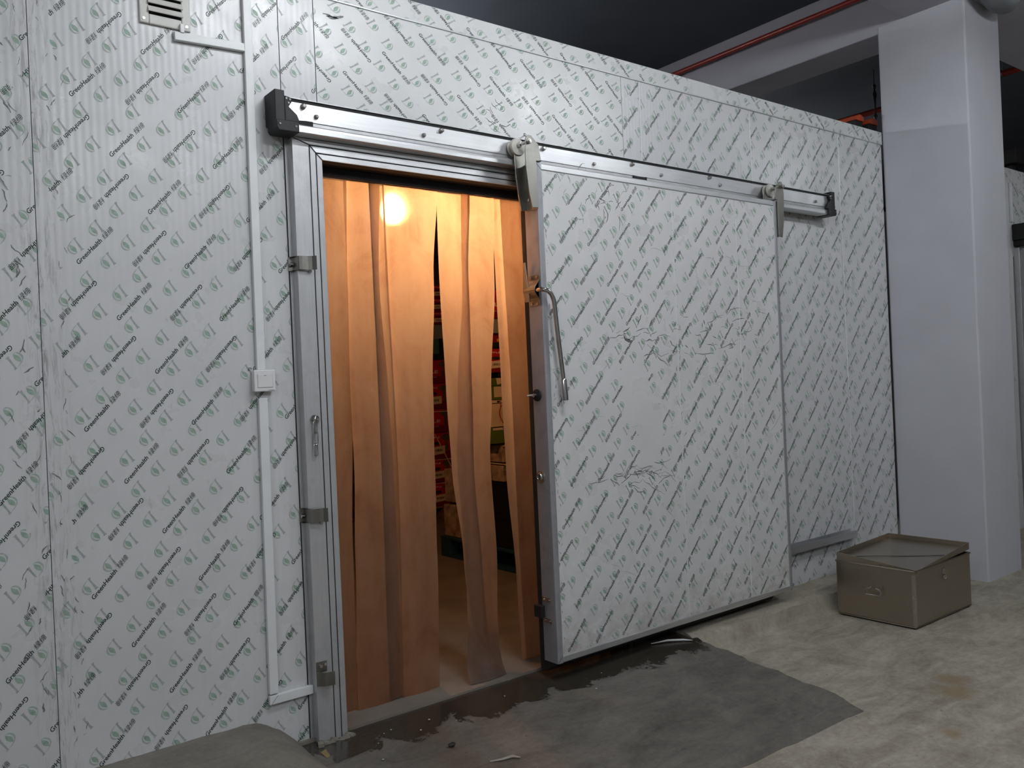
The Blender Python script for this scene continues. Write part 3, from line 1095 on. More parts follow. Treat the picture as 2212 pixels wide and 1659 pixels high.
for _ in range(34):   # torn and scuffed belt at trolley height
    scribble(mb, R.uniform(3.05, 4.45), 1.66 + R.gauss(0, .07), R.uniform(.03, .20), R.gauss(0, .25), R.uniform(.0008, .0026), YD - 0.0010, 5, R)
for _ in range(16):
    scribble(mb, 3.75 + R.gauss(0, .36), 1.70 + R.gauss(0, .06), R.uniform(.02, .07), R.uniform(-1.5, 1.5), R.uniform(.001, .004), YD - 0.0010, 5, R)
for _ in range(34):
    scribble(mb, 3.25 + R.gauss(0, .16), 0.93 + R.gauss(0, .035), R.uniform(.03, .14), R.gauss(-.1, .4), R.uniform(.0008, .0028), YD - 0.0010, 5, R)
for _ in range(30):
    scribble(mb, 2.80 + R.uniform(0, .45), 2.36 + R.gauss(0, .09), R.uniform(.015, .09), R.uniform(-1.6, 1.6), R.uniform(.0008, .003), YD - 0.0010, 5, R)
for _ in range(26):
    scribble(mb, 3.627 + R.gauss(0, .012), R.uniform(.2, 2.4), R.uniform(.01, .05), R.uniform(1, 2.1), R.uniform(.001, .0028), YD - 0.0010, 5, R)
for _ in range(36):
    scribble(mb, 2.695 + abs(R.gauss(0, .012)), R.uniform(.15, 2.2), R.uniform(.008, .03), R.uniform(.6, 2.4), R.uniform(.001, .0022), YD - 0.0010, 5, R)
for _ in range(24):
    scribble(mb, R.uniform(2.8, 4.5), R.uniform(.3, 2.3), R.uniform(.04, .25), R.uniform(-.5, .5), R.uniform(.0005, .0010), YD - 0.0010, 5, R)
mb.build('door_panel', [FILM_DOOR] + INKS + [TEAR], dr, fixn=False)
mb = MB()
for x in (3.627, 4.191):
    mb.tube([(x + R.uniform(-.001, .001), YD, zlo + i * (zhi - zlo) / 16) for i in range(17)], 0.0035, 6)
mb.build('panel_joint', BEAD, dr, smooth=True)
E_ = 0.034
mb = MB(); mb.prism([(-0.203, DX0 + E_), (-0.203, DX0 + 0.007), (-0.200, DX0 + 0.002), (-0.195, DX0), (-0.103, DX0), (-0.103, DX0 + E_)], 'y', 0, 1) if False else None
mb.prism([(DX0 + E_, -0.203), (DX0 + 0.009, -0.203), (DX0 + 0.0025, -0.2005), (DX0, -0.194), (DX0, -0.103), (DX0 + E_, -0.103)], 'z', DZ0, DZ1)
mb.build('edge_profile', ALU_D, dr, smooth=True)
mb = MB(); mb.box(DX1 - 0.028, DX1, -0.203, -0.103, DZ0, DZ1)
mb.build('edge_profile', ALU_D, dr, bevel=0.006)
mb = MB(); mb.box(DX0 + E_ - 0.002, DX1 - 0.026, -0.2027, -0.103, DZ1 - E_, DZ1)
mb.build('edge_profile', ALU_X, dr, bevel=0.005)
mb = MB(); mb.box(DX0 + E_ - 0.002, DX1 - 0.026, -0.2027, -0.103, DZ0, DZ0 + E_)
mb.build('edge_profile', ALU_X, dr, bevel=0.005)
mb = MB()
for (xa, za, xb, zb_) in ((DX0 + .004, DZ1 - .004, DX0 + E_, DZ1 - E_), (DX0 + .004, DZ0 + .004, DX0 + E_, DZ0 + E_)):
    mb.tube([(xa, -0.2032, za), (xb, -0.2032, zb_)], 0.0010, 5)
mb.build('mitre_line', GAP, dr)
mb = MB()
g0, g1 = -0.103, -0.058
mb.box(DX0 + 0.004, DX0 + 0.08, g0, g1, DZ0 + 0.004, DZ1 - 0.02)
mb.box(DX1 - 0.09, DX1 - 0.03, g0, g1, DZ0 + 0.004, DZ1 - 0.02)
mb.box(DX0 + 0.08, DX1 - 0.09, g0, g1, 2.40, DZ1 - 0.02)
mb.build('gasket', RUBBER, dr, bevel=0.01)
mb = MB()
mb.prism([(-0.128, DZ0 + .002), (-0.132, 0.034), (-0.112, 0.014), (-0.062, 0.014), (-0.062, 0.09), (-0.104, 0.09), (-0.104, DZ0 + .002)], 'x', DX0 + 0.004, DX1 - 0.10)
mb.build('bottom_seal', RUBBER, dr, bevel=0.006)

# hangers with rollers
def hanger(x_edge, s):
    """s = +1 for the left edge of the leaf (bracket leans out to the left)"""
    X = lambda d: x_edge + s * d
    out = [(-.071, 2.560), (-.064, 2.622), (-.050, 2.640), (-.030, 2.638), (.014, 2.600), (.026, 2.532), (.016, 2.521), (-.004, 2.519), (-.004, 2.292), (-.040, 2.288), (-.056, 2.362), (-.068, 2.468)]
    mb = MB()
    mb.prism([(X(u), w) for u, w in out], 'y', -0.213, -0.207)
    mb.prism([(X(u), w) for u, w in out], 'y', -0.128, -0.122)
    web = [(X(-.002), -0.213), (X(-.006), -0.213), (X(-.006), -0.122), (X(-.002), -0.122)]
    mb.prism(web, 'z', 2.288, 2.515)
    mb.prism([(X(.0), 2.519), (X(.03), 2.519), (X(.03), 2.523), (X(.0), 2.523)], 'y', -0.213, -0.125)
    hg = mb.build('hanger_bracket', STEEL, dr, bevel=0.002)
    zc = 2.607
    mb = MB()
    mb.cyl((X(-.05), -0.225, zc), (X(-.05), -0.213, zc), 0.013, 6)
    mb.cyl((X(-.05), -0.232, zc), (X(-.05), -0.225, zc), 0.008, 12)
    mb.cyl((X(-.05), -0.207, zc), (X(-.05), -0.090, zc), 0.008, 12)
    mb.cyl((X(-.05), -0.160, zc), (X(-.05), -0.140, zc), 0.013, 6)
    mb.cyl((X(-.006), -0.15, 2.34), (X(-.013), -0.15, 2.34), 0.008, 8)
    mb.cyl((X(-.006), -0.18, 2.40), (X(-.013), -0.18, 2.40), 0.006, 8)
    mb.build('axle_bolt', CHROME, hg, smooth=True)
    mb = MB()
    mb.lathe([(0, .012), (0.0005, .040), (.009, .044), (.013, .044), (.017, .036), (.022, .033), (.030, .033), (.034, .038), (.037, .041), (.041, .041), (.046, .034), (.0465, .012)], (X(-.05), -0.137, zc - .008), (0, 1, 0), 28)
    mb.build('roller', NYLON, hg, smooth=True)


hanger(DX0, 1)
hanger(DX1, -1)

# handle
hb = MB()
pts = []
for i in range(13):
    u = i / 12
    z = 1.820 + u * 0.150
    k = math.sin(math.pi * min(1, max(0, (u - 0.22) / 0.56))) if 0.22 < u < 0.78 else 0
    pts.append((DX0 - 0.001 - 0.034 * k ** 0.8 if k > 0 else DX0 - 0.001, z))
ol = pts + [(x - 0.004, z) for x, z in reversed(pts)]
hb.prism(ol, 'y', -0.197, -0.115)
hnd = hb.build('door_handle', STEEL, dr, bevel=0.0015)
mb = MB()
for y in (-0.135, -0.178):
    for z in (1.830, 1.960):
        mb.cut(); mb.cyl((DX0 - 0.005, y, z), (DX0 - 0.0085, y, z), 0.0065, 10)
mb.build_each('screw', BOLT, hnd, smooth=True)
mb = MB()
path = [(2.628, -0.10, 1.893), (2.628, -0.215, 1.893), (2.629, -0.232, 1.8925), (2.636, -0.243, 1.891), (2.652, -0.247, 1.886), (2.668, -0.248, 1.876), (2.680, -0.248, 1.860), (2.688, -0.248, 1.838), (2.692, -0.247, 1.81), (2.703, -0.245, 1.70), (2.734, -0.240, 1.45)]
mb.tube(path, 0.0115, 16)
mb.build('handle_bar', CHROME, hnd, smooth=True)
mb = MB(); mb.tube([(2.7335, -0.240, 1.458), (2.7345, -0.240, 1.452), (2.742, -0.239, 1.352)], [0.0125, 0.0155, 0.0155], 16)
mb.build('handle_grip', CHROME, hnd, smooth=True)
mb = MB(); mb.prism([(-0.112, 2.034), (-0.128, 2.036), (-0.147, 1.90), (-0.150, 1.84), (-0.118, 1.84), (-0.104, 1.89)], 'x', 2.614, 2.620)
mb.build('lever_blade', STEEL, hnd, bevel=0.001)

mb = MB()
mb.lathe([(0, .026), (.006, .030), (.012, .029), (.016, .020), (.016, .006)], (DX0, -0.142, 1.383), (-1, 0, 0), 24, 0)
k1 = mb.build('door_lock', BLACKP, dr, smooth=True)
mb = MB(); mb.cyl((DX0 - .014, -0.142, 1.383), (DX0 - .030, -0.142, 1.383), .010, 14); mb.tube([(DX0 - .022, -0.142, 1.383), (DX0 - .045, -0.135, 1.384), (DX0 - .062, -0.130, 1.382)], [.006, .006, .003], 8)
mb.build('key_lever', CHROME, k1, smooth=True)
mb = MB()
mb.lathe([(0, .030), (.004, .030), (.007, .026), (.007, .014)], (DX0, -0.138, 0.980), (-1, 0, 0), 24)
mb.tube([(DX0 - .012, -0.138 + .014 * math.cos(a), 0.980 + .017 * math.sin(a)) for a in [2 * math.pi * i / 18 for i in range(18)]], 0.006, 8, closed=True)
mb.build('pull_ring', CHROME, dr, smooth=True)
mb = MB()
for zc in (0.375, 0.272):
    mb.box(DX0 - .004, DX0, -0.172, -0.108, zc - .011, zc + .011)
    mb.cyl((DX0 - .004, -0.12, zc), (DX0 - .010, -0.12, zc), .006, 8)
    mb.cyl((DX0 - .004, -0.16, zc), (DX0 - .010, -0.16, zc), .006, 8)
lc = mb.build('latch_keeper', CHROME, dr, bevel=0.0012)
mb = MB(); mb.box(DX0 - .026, DX0 - .002, -0.125, -0.066, 0.283, 0.345)
mb.build('latch_block', BLACKP, lc, bevel=0.004)

# guide channel low on the wall
g = thing('guide_channel', 'short aluminium guide channel low on the wall behind the sliding door', 'channel', (5.1, -0.03, 0.26))
mb = MB()
mb.prism([(0.0, 0.235), (-0.052, 0.235), (-0.052, 0.283), (-0.049, 0.283), (-0.049, 0.238), (-0.003, 0.238), (-0.003, 0.290), (0.0, 0.290)], 'x', 4.50, 5.632)
mb.build('channel', ALU_X, g)

# ------------------------------------------------------------------ strip curtain
mb = MB(); mb.box(1.6005, 3.2995, 0.046, 0.060, 2.389, 2.4265)
mb.build('head_plate', plain('dark_head_plate', (0.032, 0.028, 0.031), 0.7, spec=0.2), fr, bevel=.001)
sc = thing('strip_curtain', 'milky plastic strip curtain glowing orange in the cold room doorway', 'strip curtain', (2.3, 0.13, 0))
mb = MB(); mb.box(1.61, 3.29, 0.118, 0.15, 2.40, 2.47)
mb.build('hanging_rail', ALU_X, sc, bevel=0.003)


def strip(keys, y0, bulge, curl=0.0, yk=None, seed=0):
    """keys: (z, x_left, x_right) from top to bottom"""
    rng = random.Random(seed)
    nz, nu = 46, 9
    zt, zb_ = keys[0][0], keys[-1][0]
    rows = []
    for j in range(nz + 1):
        z = zt + (zb_ - zt) * j / nz
        for a, c in zip(keys, keys[1:]):
            if a[0] >= z >= c[0] - 1e-9:
                t_ = (a[0] - z) / (a[0] - c[0])
                t_ = t_ * t_ * (3 - 2 * t_)
                xl, xr = a[1] + (c[1] - a[1]) * t_, a[2] + (c[2] - a[2]) * t_
                break
        y = y0 + 0.006 * math.sin(z * 2.3 + seed) * (j / nz)
        if curl:
            k = max(0.0, (0.30 - z) / 0.30)
            y -= curl * k ** 2.6
        row = []
        for i in range(nu + 1):
            u = i / nu
            yy = y + bulge * (4 * u * (1 - u)) * (-1) * min(1, 0.25 + j / nz * 1.2) + 0.0015 * math.sin(u * 9 + z * 3)
            row.append((xl + (xr - xl) * u, yy, z))
        rows.append(row)
    n = nu + 1
    mb = MB()
    V = [p for r_ in rows for p in r_]
    B = [(x, y + 0.0022, z) for x, y, z in V]
    F = [(j * n + i, (j + 1) * n + i, (j + 1) * n + i + 1, j * n + i + 1) for j in range(nz) for i in range(nu)]
    mb.add(V, F, 0)
    mb.add(B, [tuple(reversed(f)) for f in F], 1)
    o2 = len(V)
    edge = []
    for j in range(nz):
        edge.append((j * n, j * n + o2, (j + 1) * n + o2, (j + 1) * n))
        edge.append((j * n + nu, (j + 1) * n + nu, (j + 1) * n + nu + o2, j * n + nu + o2))
    for i in range(nu):
        edge.append((i, i + 1, i + 1 + o2, i + o2))
        edge.append((nz * n + i, nz * n + i + o2, nz * n + i + 1 + o2, nz * n + i + 1))
    for f in edge:
        mb.f.append(f)
        mb.m.append(1)
    return mb.build('strip', [STRIP, STRIP_BACK], sc, smooth=True, fixn=False)


strip([(2.455, 1.612, 1.807), (1.96, 1.612, 1.792), (1.435, 1.612, 1.779), (0.71, 1.612, 1.752), (0.012, 1.612, 1.744)], 0.133, 0.004, seed=1)
strip([(2.455, 1.777, 1.964), (1.96, 1.777, 1.940), (1.43, 1.765, 1.960), (1.11, 1.767, 1.968), (0.70, 1.754, 1.970), (0.006, 1.738, 1.960)], 0.118, 0.010, seed=2)
strip([(2.455, 1.976, 2.281), (1.97, 1.975, 2.240), (1.42, 1.985, 2.207), (1.09, 1.990, 2.196), (0.65, 1.984, 2.185), (0.006, 1.966, 2.170)], 0.116, 0.012, seed=3)
strip([(2.455, 1.925, 2.0), (1.2, 1.925, 2.008), (0.02, 1.92, 1.99)], 0.142, 0.003, seed=8)
strip([(2.455, 2.284, 2.470), (1.98, 2.279, 2.44), (1.40, 2.290, 2.43), (1.06, 2.302, 2.42), (0.60, 2.347, 2.44), (0.01, 2.40, 2.46)], 0.128, 0.004, seed=4)
strip([(2.455, 2.420, 2.626), (1.98, 2.405, 2.606), (1.40, 2.352, 2.557), (1.06, 2.330, 2.530), (0.60, 2.352, 2.543), (0.24, 2.345, 2.528), (0.008, 2.285, 2.500)], 0.114, 0.010, curl=0.095, seed=5)
strip([(2.455, 2.617, 2.818), (1.99, 2.621, 2.831), (1.39, 2.628, 2.859), (1.03, 2.638, 2.854), (0.42, 2.676, 2.875), (0.006, 2.684, 2.888)], 0.126, 0.008, seed=6)
strip([(2.455, 2.66, 2.83), (1.2, 2.68, 2.85), (0.006, 2.70, 2.86)], 0.143, 0.003, seed=10)
strip([(2.455, 2.80, 3.0), (1.2, 2.86, 3.06), (0.006, 2.87, 3.07)], 0.136, 0.006, seed=7)
strip([(2.455, 3.02, 3.23), (1.2, 3.06, 3.26), (0.006, 3.05, 3.25)], 0.126, 0.006, seed=9)

# ------------------------------------------------------------------ cold room bulb
bl = thing('light_bulb', 'glowing warm light bulb inside the cold room behind the curtain', 'light bulb', BULB)
bx, by, bz = BULB
mb = MB()
prof = [(-0.055, .004), (-.050, .022), (-.035, .036), (-.012, .042), (.012, .038), (.030, .026), (.048, .017), (.060, .0155)]
mb.lathe(prof, BULB, (0, 0, 1), 20)
mb.build('bulb', emitter('warm_bulb_glow', (1.0, 0.47, 0.18), BULB_STRENGTH), bl, smooth=True)
mb = MB(); mb.lathe([(.058, .016), (.075, .022), (.11, .024), (.125, .012), (.125 + 0.0, .006)], BULB, (0, 0, 1), 16)
mb.tube([(bx, by, bz + .12), (bx, by, 3.10)], 0.004, 6)
mb.build('lamp_holder', BLACKP, bl, smooth=True)

# ------------------------------------------------------------------ stock inside
RED = plain('red_carton_print', (0.52, 0.012, 0.012), 0.45, 0, 0.12, 8)
DKRED = plain('dark_red_carton_print', (0.20, 0.006, 0.008), 0.5, 0, 0.12, 8)
LABEL = plain('paper_label', (0.72, 0.60, 0.45), 0.7, 0, 0.06, 20)
WHITEINK = plain('white_carton_print', (0.72, 0.62, 0.55), 0.6)
DARKINK = plain('dark_carton_print', (0.03, 0.018, 0.012), 0.6)
BROWNLEAF = plain('brown_green_print', (0.10, 0.07, 0.02), 0.6, 0, 0.3, 30)
GREENC = plain('green_carton_print', (0.08, 0.13, 0.012), 0.5, 0, 0.15, 8)
CREAM = plain('cream_carton', (0.66, 0.52, 0.36), 0.65, 0, 0.1, 8)
TORN = plain('torn_brown_carton', (0.33, 0.22, 0.14), 0.8, 0, 0.55, 16)
TEALP = plain('teal_plastic', (0.05, 0.14, 0.145), 0.5, 0, 0.1, 10)
BLUEP = plain('blue_plastic', (0.012, 0.05, 0.085), 0.45, 0, 0.15, 10)
GREYP = plain('grey_carton', (0.22, 0.24, 0.25), 0.6, 0, 0.1, 10)
BLACKC = plain('black_crate_plastic', (0.008, 0.008, 0.009), 0.5, 0, 0.2, 10)
_ap, APF = text_tris('APPLE', 1, 0.02)
_sm, SMF = text_tris('FRESH FRUIT', 1, 0.0)
_tr, TRF = text_tris('Trade Name', 1, 0.0)


def wordface(mb, tv, tf, x0, w, z0, h, Y, mi):
    vs = fit_text(tv, x0, w, z0, h)
    mb.add([(x, Y, z) for x, z in vs], tf, mi)


def disc(mb, cx, cz, rx, rz, Y, mi, n=18, a0=0.0, a1=2 * math.pi):
    pts = [(cx + rx * math.cos(a0 + (a1 - a0) * i / n), Y, cz + rz * math.sin(a0 + (a1 - a0) * i / n)) for i in range(n + (0 if a1 - a0 > 6.28 else 1))]
    mb.add(pts, [tuple(reversed(range(len(pts))))], mi)


def quad(mb, x0, x1, z0, z1, Y, mi, tilt=0.0):
    mb.add([(x0, Y, z0), (x1, Y, z0 + tilt), (x1, Y, z1 + tilt), (x0, Y, z1)], [(0, 1, 2, 3)], mi)


def barcode(mb, x0, x1, z0, z1, Y, mi, rng):
    x = x0
    while x < x1:
        w = rng.choice((.003, .005, .008))
        quad(mb, x, min(x + w, x1), z0, z1, Y, mi)
        x += w + rng.choice((.003, .005))


def red_carton(x0, x1, y0, y1, z0, z1, style, label, seed):
    rng = random.Random(seed)
    t = thing('fruit_carton', label, 'carton', ((x0 + x1) / 2, (y0 + y1) / 2, z0), 'red apple cartons in the cold room')
    mb = MB()
    h, w = z1 - z0, x1 - x0
    mb.box(x0, x1, y0, y1, z0 + 0.002, z1 - 0.002, 0)
    Y = y0 - 0.0008
    quad(mb, x0, x1, z0 + .002, z0 + .3 * h, Y + .0004, 1)
    if style == 'front':
        wordface(mb, _ap, APF, x1 - .41, .29, z0 + .43 * h, .13 * h, Y - .0006, 2)
        disc(mb, x1 - .30, z0 + .72 * h, .052, .17 * h, Y - .0006, 2)
        disc(mb, x1 - .30, z0 + .90 * h, .012, .05 * h, Y - .0008, 2)
        wordface(mb, _sm, SMF, x1 - .40, .26, z0 + .24 * h, .04 * h, Y - .0006, 2)
    else:
        wordface(mb, _ap, APF, x1 - .26, .12, z0 + .80 * h, .07 * h, Y - .0006, 2)
        disc(mb, x1 - .185, z0 + .60 * h, .042, .07 * h, Y - .0006, 4)
    disc(mb, x1 - .055, z0 + .82 * h, .062, .13 * h, Y - .0006, 3)
    quad(mb, x1 - .07, x1 - .035, z0 + .3 * h, z0 + .75 * h, Y - .0004, 3)
    body = mb.build('carton_body', [RED, DKRED, WHITEINK, BROWNLEAF, DARKINK], t, fixn=False)
    if style != 'front':
        mb = MB()
        a = rng.uniform(-.01, .01)
        quad(mb, x1 - .25 + a, x1 - .085 + a, z0 + .16 * h, z0 + .46 * h, Y - .001, 0, .012)
        barcode(mb, x1 - .215 + a, x1 - .12 + a, z0 + .29 * h, z0 + .38 * h, Y - .0014, 1, rng)
        mb.build('paper_label', [LABEL, DARKINK], t, fixn=False)
    return t


def pallet(label, x0, x1, y0, y1, z0, z1, mat):
    t = thing('pallet', label, 'pallet', ((x0 + x1) / 2, (y0 + y1) / 2, z0))
    mb = MB()
    for i in range(7):
        xa = x0 + (x1 - x0) * i / 7
        mb.cut(); mb.box(xa, xa + (x1 - x0) / 7 - .02, y0, y1, z1 - .022, z1)
    mb.build_each('deck_board', mat, t, bevel=.003)
    mb = MB()
    for i in range(3):
        for j in range(3):
            xc, yc = x0 + (x1 - x0 - .14) * i / 2, y0 + (y1 - y0 - .14) * j / 2
            mb.cut(); mb.box(xc, xc + .14, yc, yc + .14, z0 + .02, z1 - .022)
    mb.build_each('block', mat, t, bevel=.004)
    mb = MB()
    for i in range(3):
        xc = x0 + (x1 - x0 - .14) * i / 2
        mb.cut(); mb.box(xc, xc + .14, y0, y1, z0 + .001, z0 + .02)
    mb.build_each('runner', mat, t, bevel=.003)
    return t


pallet('brown wooden pallet under the tall stack of red apple cartons', 4.25, 5.13, 4.38, 5.4, 0.002, 0.152, plain('old_wood', (0.22, 0.12, 0.05), 0.8, 0, .3, 14))
lv = [0.154, 0.404, 0.658, 0.945, 1.203, 1.479, 1.735]
st = ['side', 'side', 'side', 'front', 'side', 'front']
nm = ['bottom red carton with a paper label on the wooden pallet', 'second red carton up from the wooden pallet with a paper label', 'third red carton up from the wooden pallet with handle hole and label',
      'fourth red carton up from the wooden pallet with large APPLE lettering', 'fifth red carton up from the wooden pallet under the topmost APPLE lettering', 'topmost carton of the tall red stack with large APPLE lettering, below the teal crate']
for i in range(6):
    red_carton(4.60, 5.122, 4.39, 4.80, lv[i], lv[i + 1] - .004, st[i], nm[i], i)
mb = MB()
for z in (0.40, 0.655, 1.175):
    mb.tube([(4.58, 4.383, z), (5.126, 4.382, z - .004), (5.130, 4.80, z)], .004, 5)
mb.tube([(4.92, 4.380, 0.93), (5.12, 4.379, 0.55)], .006, 5)
tag(mb.build('packing_strap', LABEL), 'pale strapping tied around the tall stack of red apple cartons', 'strap')
t = thing('plastic_crate', 'teal plastic crate on top of the tall red carton stack', 'crate', (4.8, 4.6, 1.735))
mb = MB(); mb.box(4.62, 5.05, 4.42, 4.80, 1.80, 1.965)
mb.build('crate_body', TEALP, t, bevel=.004)
mb = MB(); mb.box(4.60, 5.12, 4.42, 4.82, 1.735, 1.80)
mb.build('crate_base', BLACKC, t, bevel=.004)
tag((lambda m: (m.box(5.02, 5.22, 4.46, 4.80, 1.967, 2.12), m.build('grey_carton', GREYP, bevel=.004))[1])(MB()), 'small grey carton standing on the teal crate', 'carton')
for i in range(3):
    z = 2.125 + i * .145
    red_carton(4.70, 5.27, 4.47, 4.82, z, z + .142, 'side', ['lowest', 'middle', 'highest'][i] + ' of the three small red cartons above the grey carton, paper label showing', 20 + i)

# stack on the blue pallet
pallet('blue plastic pallet under the black crates and torn cartons', 3.90, 4.90, 1.60, 2.76, 0.002, 0.172, BLUEP)


def crate(name, label, x0, x1, y0, y1, z0, z1, mat, grp=None):
    t = thing(name, label, 'crate', ((x0 + x1) / 2, (y0 + y1) / 2, z0), grp)
    mb = MB()
    w = .012
    mb.box(x0, x1, y0, y1, z0, z0 + w)
    mb.box(x0, x0 + w, y0, y1, z0 + w, z1); mb.box(x1 - w, x1, y0, y1, z0 + w, z1)
    mb.box(x0 + w, x1 - w, y0, y0 + w, z0 + w, z1); mb.box(x0 + w, x1 - w, y1 - w, y1, z0 + w, z1)
    mb.build('crate_body', mat, t, bevel=.003)
    mb = MB()
    mb.box(x0 - .008, x1 + .008, y0 - .008, y0, z1 - .03, z1); mb.box(x0 - .008, x0, y0, y1, z1 - .03, z1)
    mb.build('crate_rim', mat, t, bevel=.002)
    return t


crate('plastic_crate', 'lower black plastic crate standing on the blue pallet', 3.925, 4.50, 1.63, 2.20, 0.174, 0.43, BLACKC, 'black crates on the blue pallet')
crate('plastic_crate', 'upper black plastic crate on the blue pallet, under a torn carton', 3.925, 4.50, 1.63, 2.20, 0.432, 0.688, BLACKC, 'black crates on the blue pallet')


def torn_carton(label, x0, x1, y0, y1, z0, z1, seed):
    rng = random.Random(seed)
    t = thing('torn_carton', label, 'carton', ((x0 + x1) / 2, (y0 + y1) / 2, z0), 'torn brown cartons on the blue pallet')
    mb = MB(); mb.box(x0, x1, y0, y1, z0, z1 - .02)
    mb.build('carton_body', TORN, t, bevel=.006)
    mb = MB()
    n = 9
    V = []
    for i in range(n + 1):
        x = x0 + (x1 - x0) * i / n
        V += [(x, y0 - .002, z1 - .034 + rng.uniform(-.012, .004)), (x, y0 - rng.uniform(.01, .03), z1 - .016 + rng.uniform(-.010, .009)), (x, (y0 + y1) / 2, z1 - .006 + rng.uniform(-.004, .003))]
    mb.add(V, [(i * 3 + k, (i + 1) * 3 + k, (i + 1) * 3 + k + 1, i * 3 + k + 1) for i in range(n) for k in range(2)])
    mb.build('ragged_flap', CREAM, t)
    mb = MB(); disc(mb, x0 + .09, (z0 + z1) / 2 - .01, .035, .045, y0 - .004, 0); mb.cut(); disc(mb, x0 + .24, (z0 + z1) / 2 - .02, .05, .03, y0 - .004, 0)
    mb.build_each('fruit_print', DARKINK, t, fixn=False)
    return t


torn_carton('torn brown carton lying on the upper black crate', 3.905, 4.42, 1.84, 2.25, 0.69, 0.834, 1)
torn_carton('torn brown carton under the dark green carton', 3.93, 4.40, 1.87, 2.25, 0.836, 0.985, 2)
torn_carton('lower torn brown carton at the far end of the blue pallet', 3.93, 4.40, 2.34, 2.74, 0.174, 0.46, 3)
torn_carton('upper torn brown carton at the far end of the blue pallet', 3.95, 4.40, 2.34, 2.74, 0.462, 0.76, 4)


def flat_carton(name, label, x0, x1, y0, y1, z0, z1, mats, art):
    t = thing(name, label, 'carton', ((x0 + x1) / 2, (y0 + y1) / 2, z0))
    mb = MB()
    mb.box(x0, x1, y0, y1, z0 + .001, z1 - .001, 0)
    art(mb, x0, x1, y0 - .0008, z0, z1)
    mb.build('carton_body', mats, t, fixn=False)
    return t


def art_green(mb, x0, x1, Y, z0, z1):
    quad(mb, x0 + .002, x1, z1 - .024, z1 - .006, Y, 1)
    quad(mb, x0 + .10, x0 + .13, z1 - .020, z1 - .011, Y - .0004, 2)


flat_carton('fruit_carton', 'dark green carton with a pale lid edge on the torn carton', 3.842, 4.40, 1.865, 2.25, 0.986, 1.114, [GREENC, CREAM, DARKINK], art_green)


def art_trade(mb, x0, x1, Y, z0, z1):
    h = z1 - z0
    quad(mb, x0, x1, z1 - .028, z1 - .022, Y, 2)
    quad(mb, x0 + .05, x0 + .075, z1 - .020, z1 - .006, Y, 2)
    cx, cz = x0 + .128, z0 + .50 * h
    n = 16
    A = [math.radians(95 + 170 * i / n) for i in range(n + 1)]
    V = [(cx + .065 * math.cos(a), Y - .0004, cz + .075 * math.sin(a)) for a in A] + [(cx + (.065 - .012 * math.sin(math.pi * i / n)) * math.cos(a), Y - .0004, cz + (.075 - .012 * math.sin(math.pi * i / n)) * math.sin(a)) for i, a in enumerate(A)]
    mb.add(V, [(i, i + 1, n + 2 + i, n + 1 + i) for i in range(n)], 1)
    quad(mb, cx - .05, cx - .043, cz + .045, cz + .10, Y - .0004, 1, .0)
    for k in range(5):
        disc(mb, cx + .005 + .006 * k, cz + .035 - .02 * k, .020, .006, Y - .0004, 2, 10)
    quad(mb, cx - .035, cx + .05, cz - .078, cz - .066, Y - .0004, 2)
    wordface(mb, _tr, TRF, x0 + .065, .17, z0 + .035, .016, Y - .0004, 1)


flat_carton('fruit_carton', 'white carton printed with a red ring and small red lettering', 3.838, 4.40, 1.855, 2.25, 1.116, 1.322, [CREAM, plain('red_ring_print', (0.40, 0.05, 0.02), .6), DARKINK], art_trade)


def art_gc(mb, x0, x1, Y, z0, z1):
    quad(mb, x0 + .02, x0 + .115, z0 + .02, z1 - .006, Y, 1)
    quad(mb, x0 + .118, x0 + .15, z0 + .02, z1 - .02, Y, 2)


flat_carton('fruit_carton', 'green carton with a square cream paper label above the white carton', 3.838, 4.40, 1.85, 2.25, 1.324, 1.430, [GREENC, CREAM, DARKINK], art_gc)


def art_gs(mb, x0, x1, Y, z0, z1):
    mb.add([(x0 + .055, Y, z0 + .006), (x0 + .105, Y, z0 + .018), (x0 + .10, Y, z1 - .003), (x0 + .045, Y, z1 - .001)], [(0, 1, 2, 3)], 1)


flat_carton('fruit_carton', 'thin green carton with a small slanted cream label', 3.838, 4.40, 1.85, 2.25, 1.432, 1.492, [GREENC, CREAM], art_gs)
crate('plastic_crate', 'shallow black plastic tray between the thin green carton and a red carton', 3.91, 4.42, 1.845, 2.25, 1.493, 1.531, BLACKC)
red_carton(3.72, 4.06, 1.83, 2.22, 1.533, 1.716, 'side', 'single red carton with a square paper label on the shallow black tray', 41)
crate('plastic_crate', 'shallow black tray above the single labelled red carton', 3.80, 4.42, 1.82, 2.25, 1.718, 1.76, BLACKC)


def art_o(mb, x0, x1, Y, z0, z1):
    quad(mb, x0 + .10, x0 + .17, z0 + .008, z0 + .03, Y, 1)


flat_carton('fruit_carton', 'dark red carton with an orange sticker on the upper black tray', 3.80, 4.30, 1.84, 2.2, 1.762, 1.83, [DKRED, plain('orange_sticker', (0.7, 0.22, 0.02), .6)], art_o)
tag((lambda m: (m.box(3.80, 4.35, 1.81, 2.2, 1.832, 1.942), m.build('grey_carton', GREYP, bevel=.004))[1])(MB()), 'flat grey carton under the topmost red carton of the nearer stack', 'carton')
red_carton(3.74, 4.08, 1.80, 2.2, 1.944, 2.16, 'front', 'topmost red carton of the nearer stack, on the flat grey carton', 44)

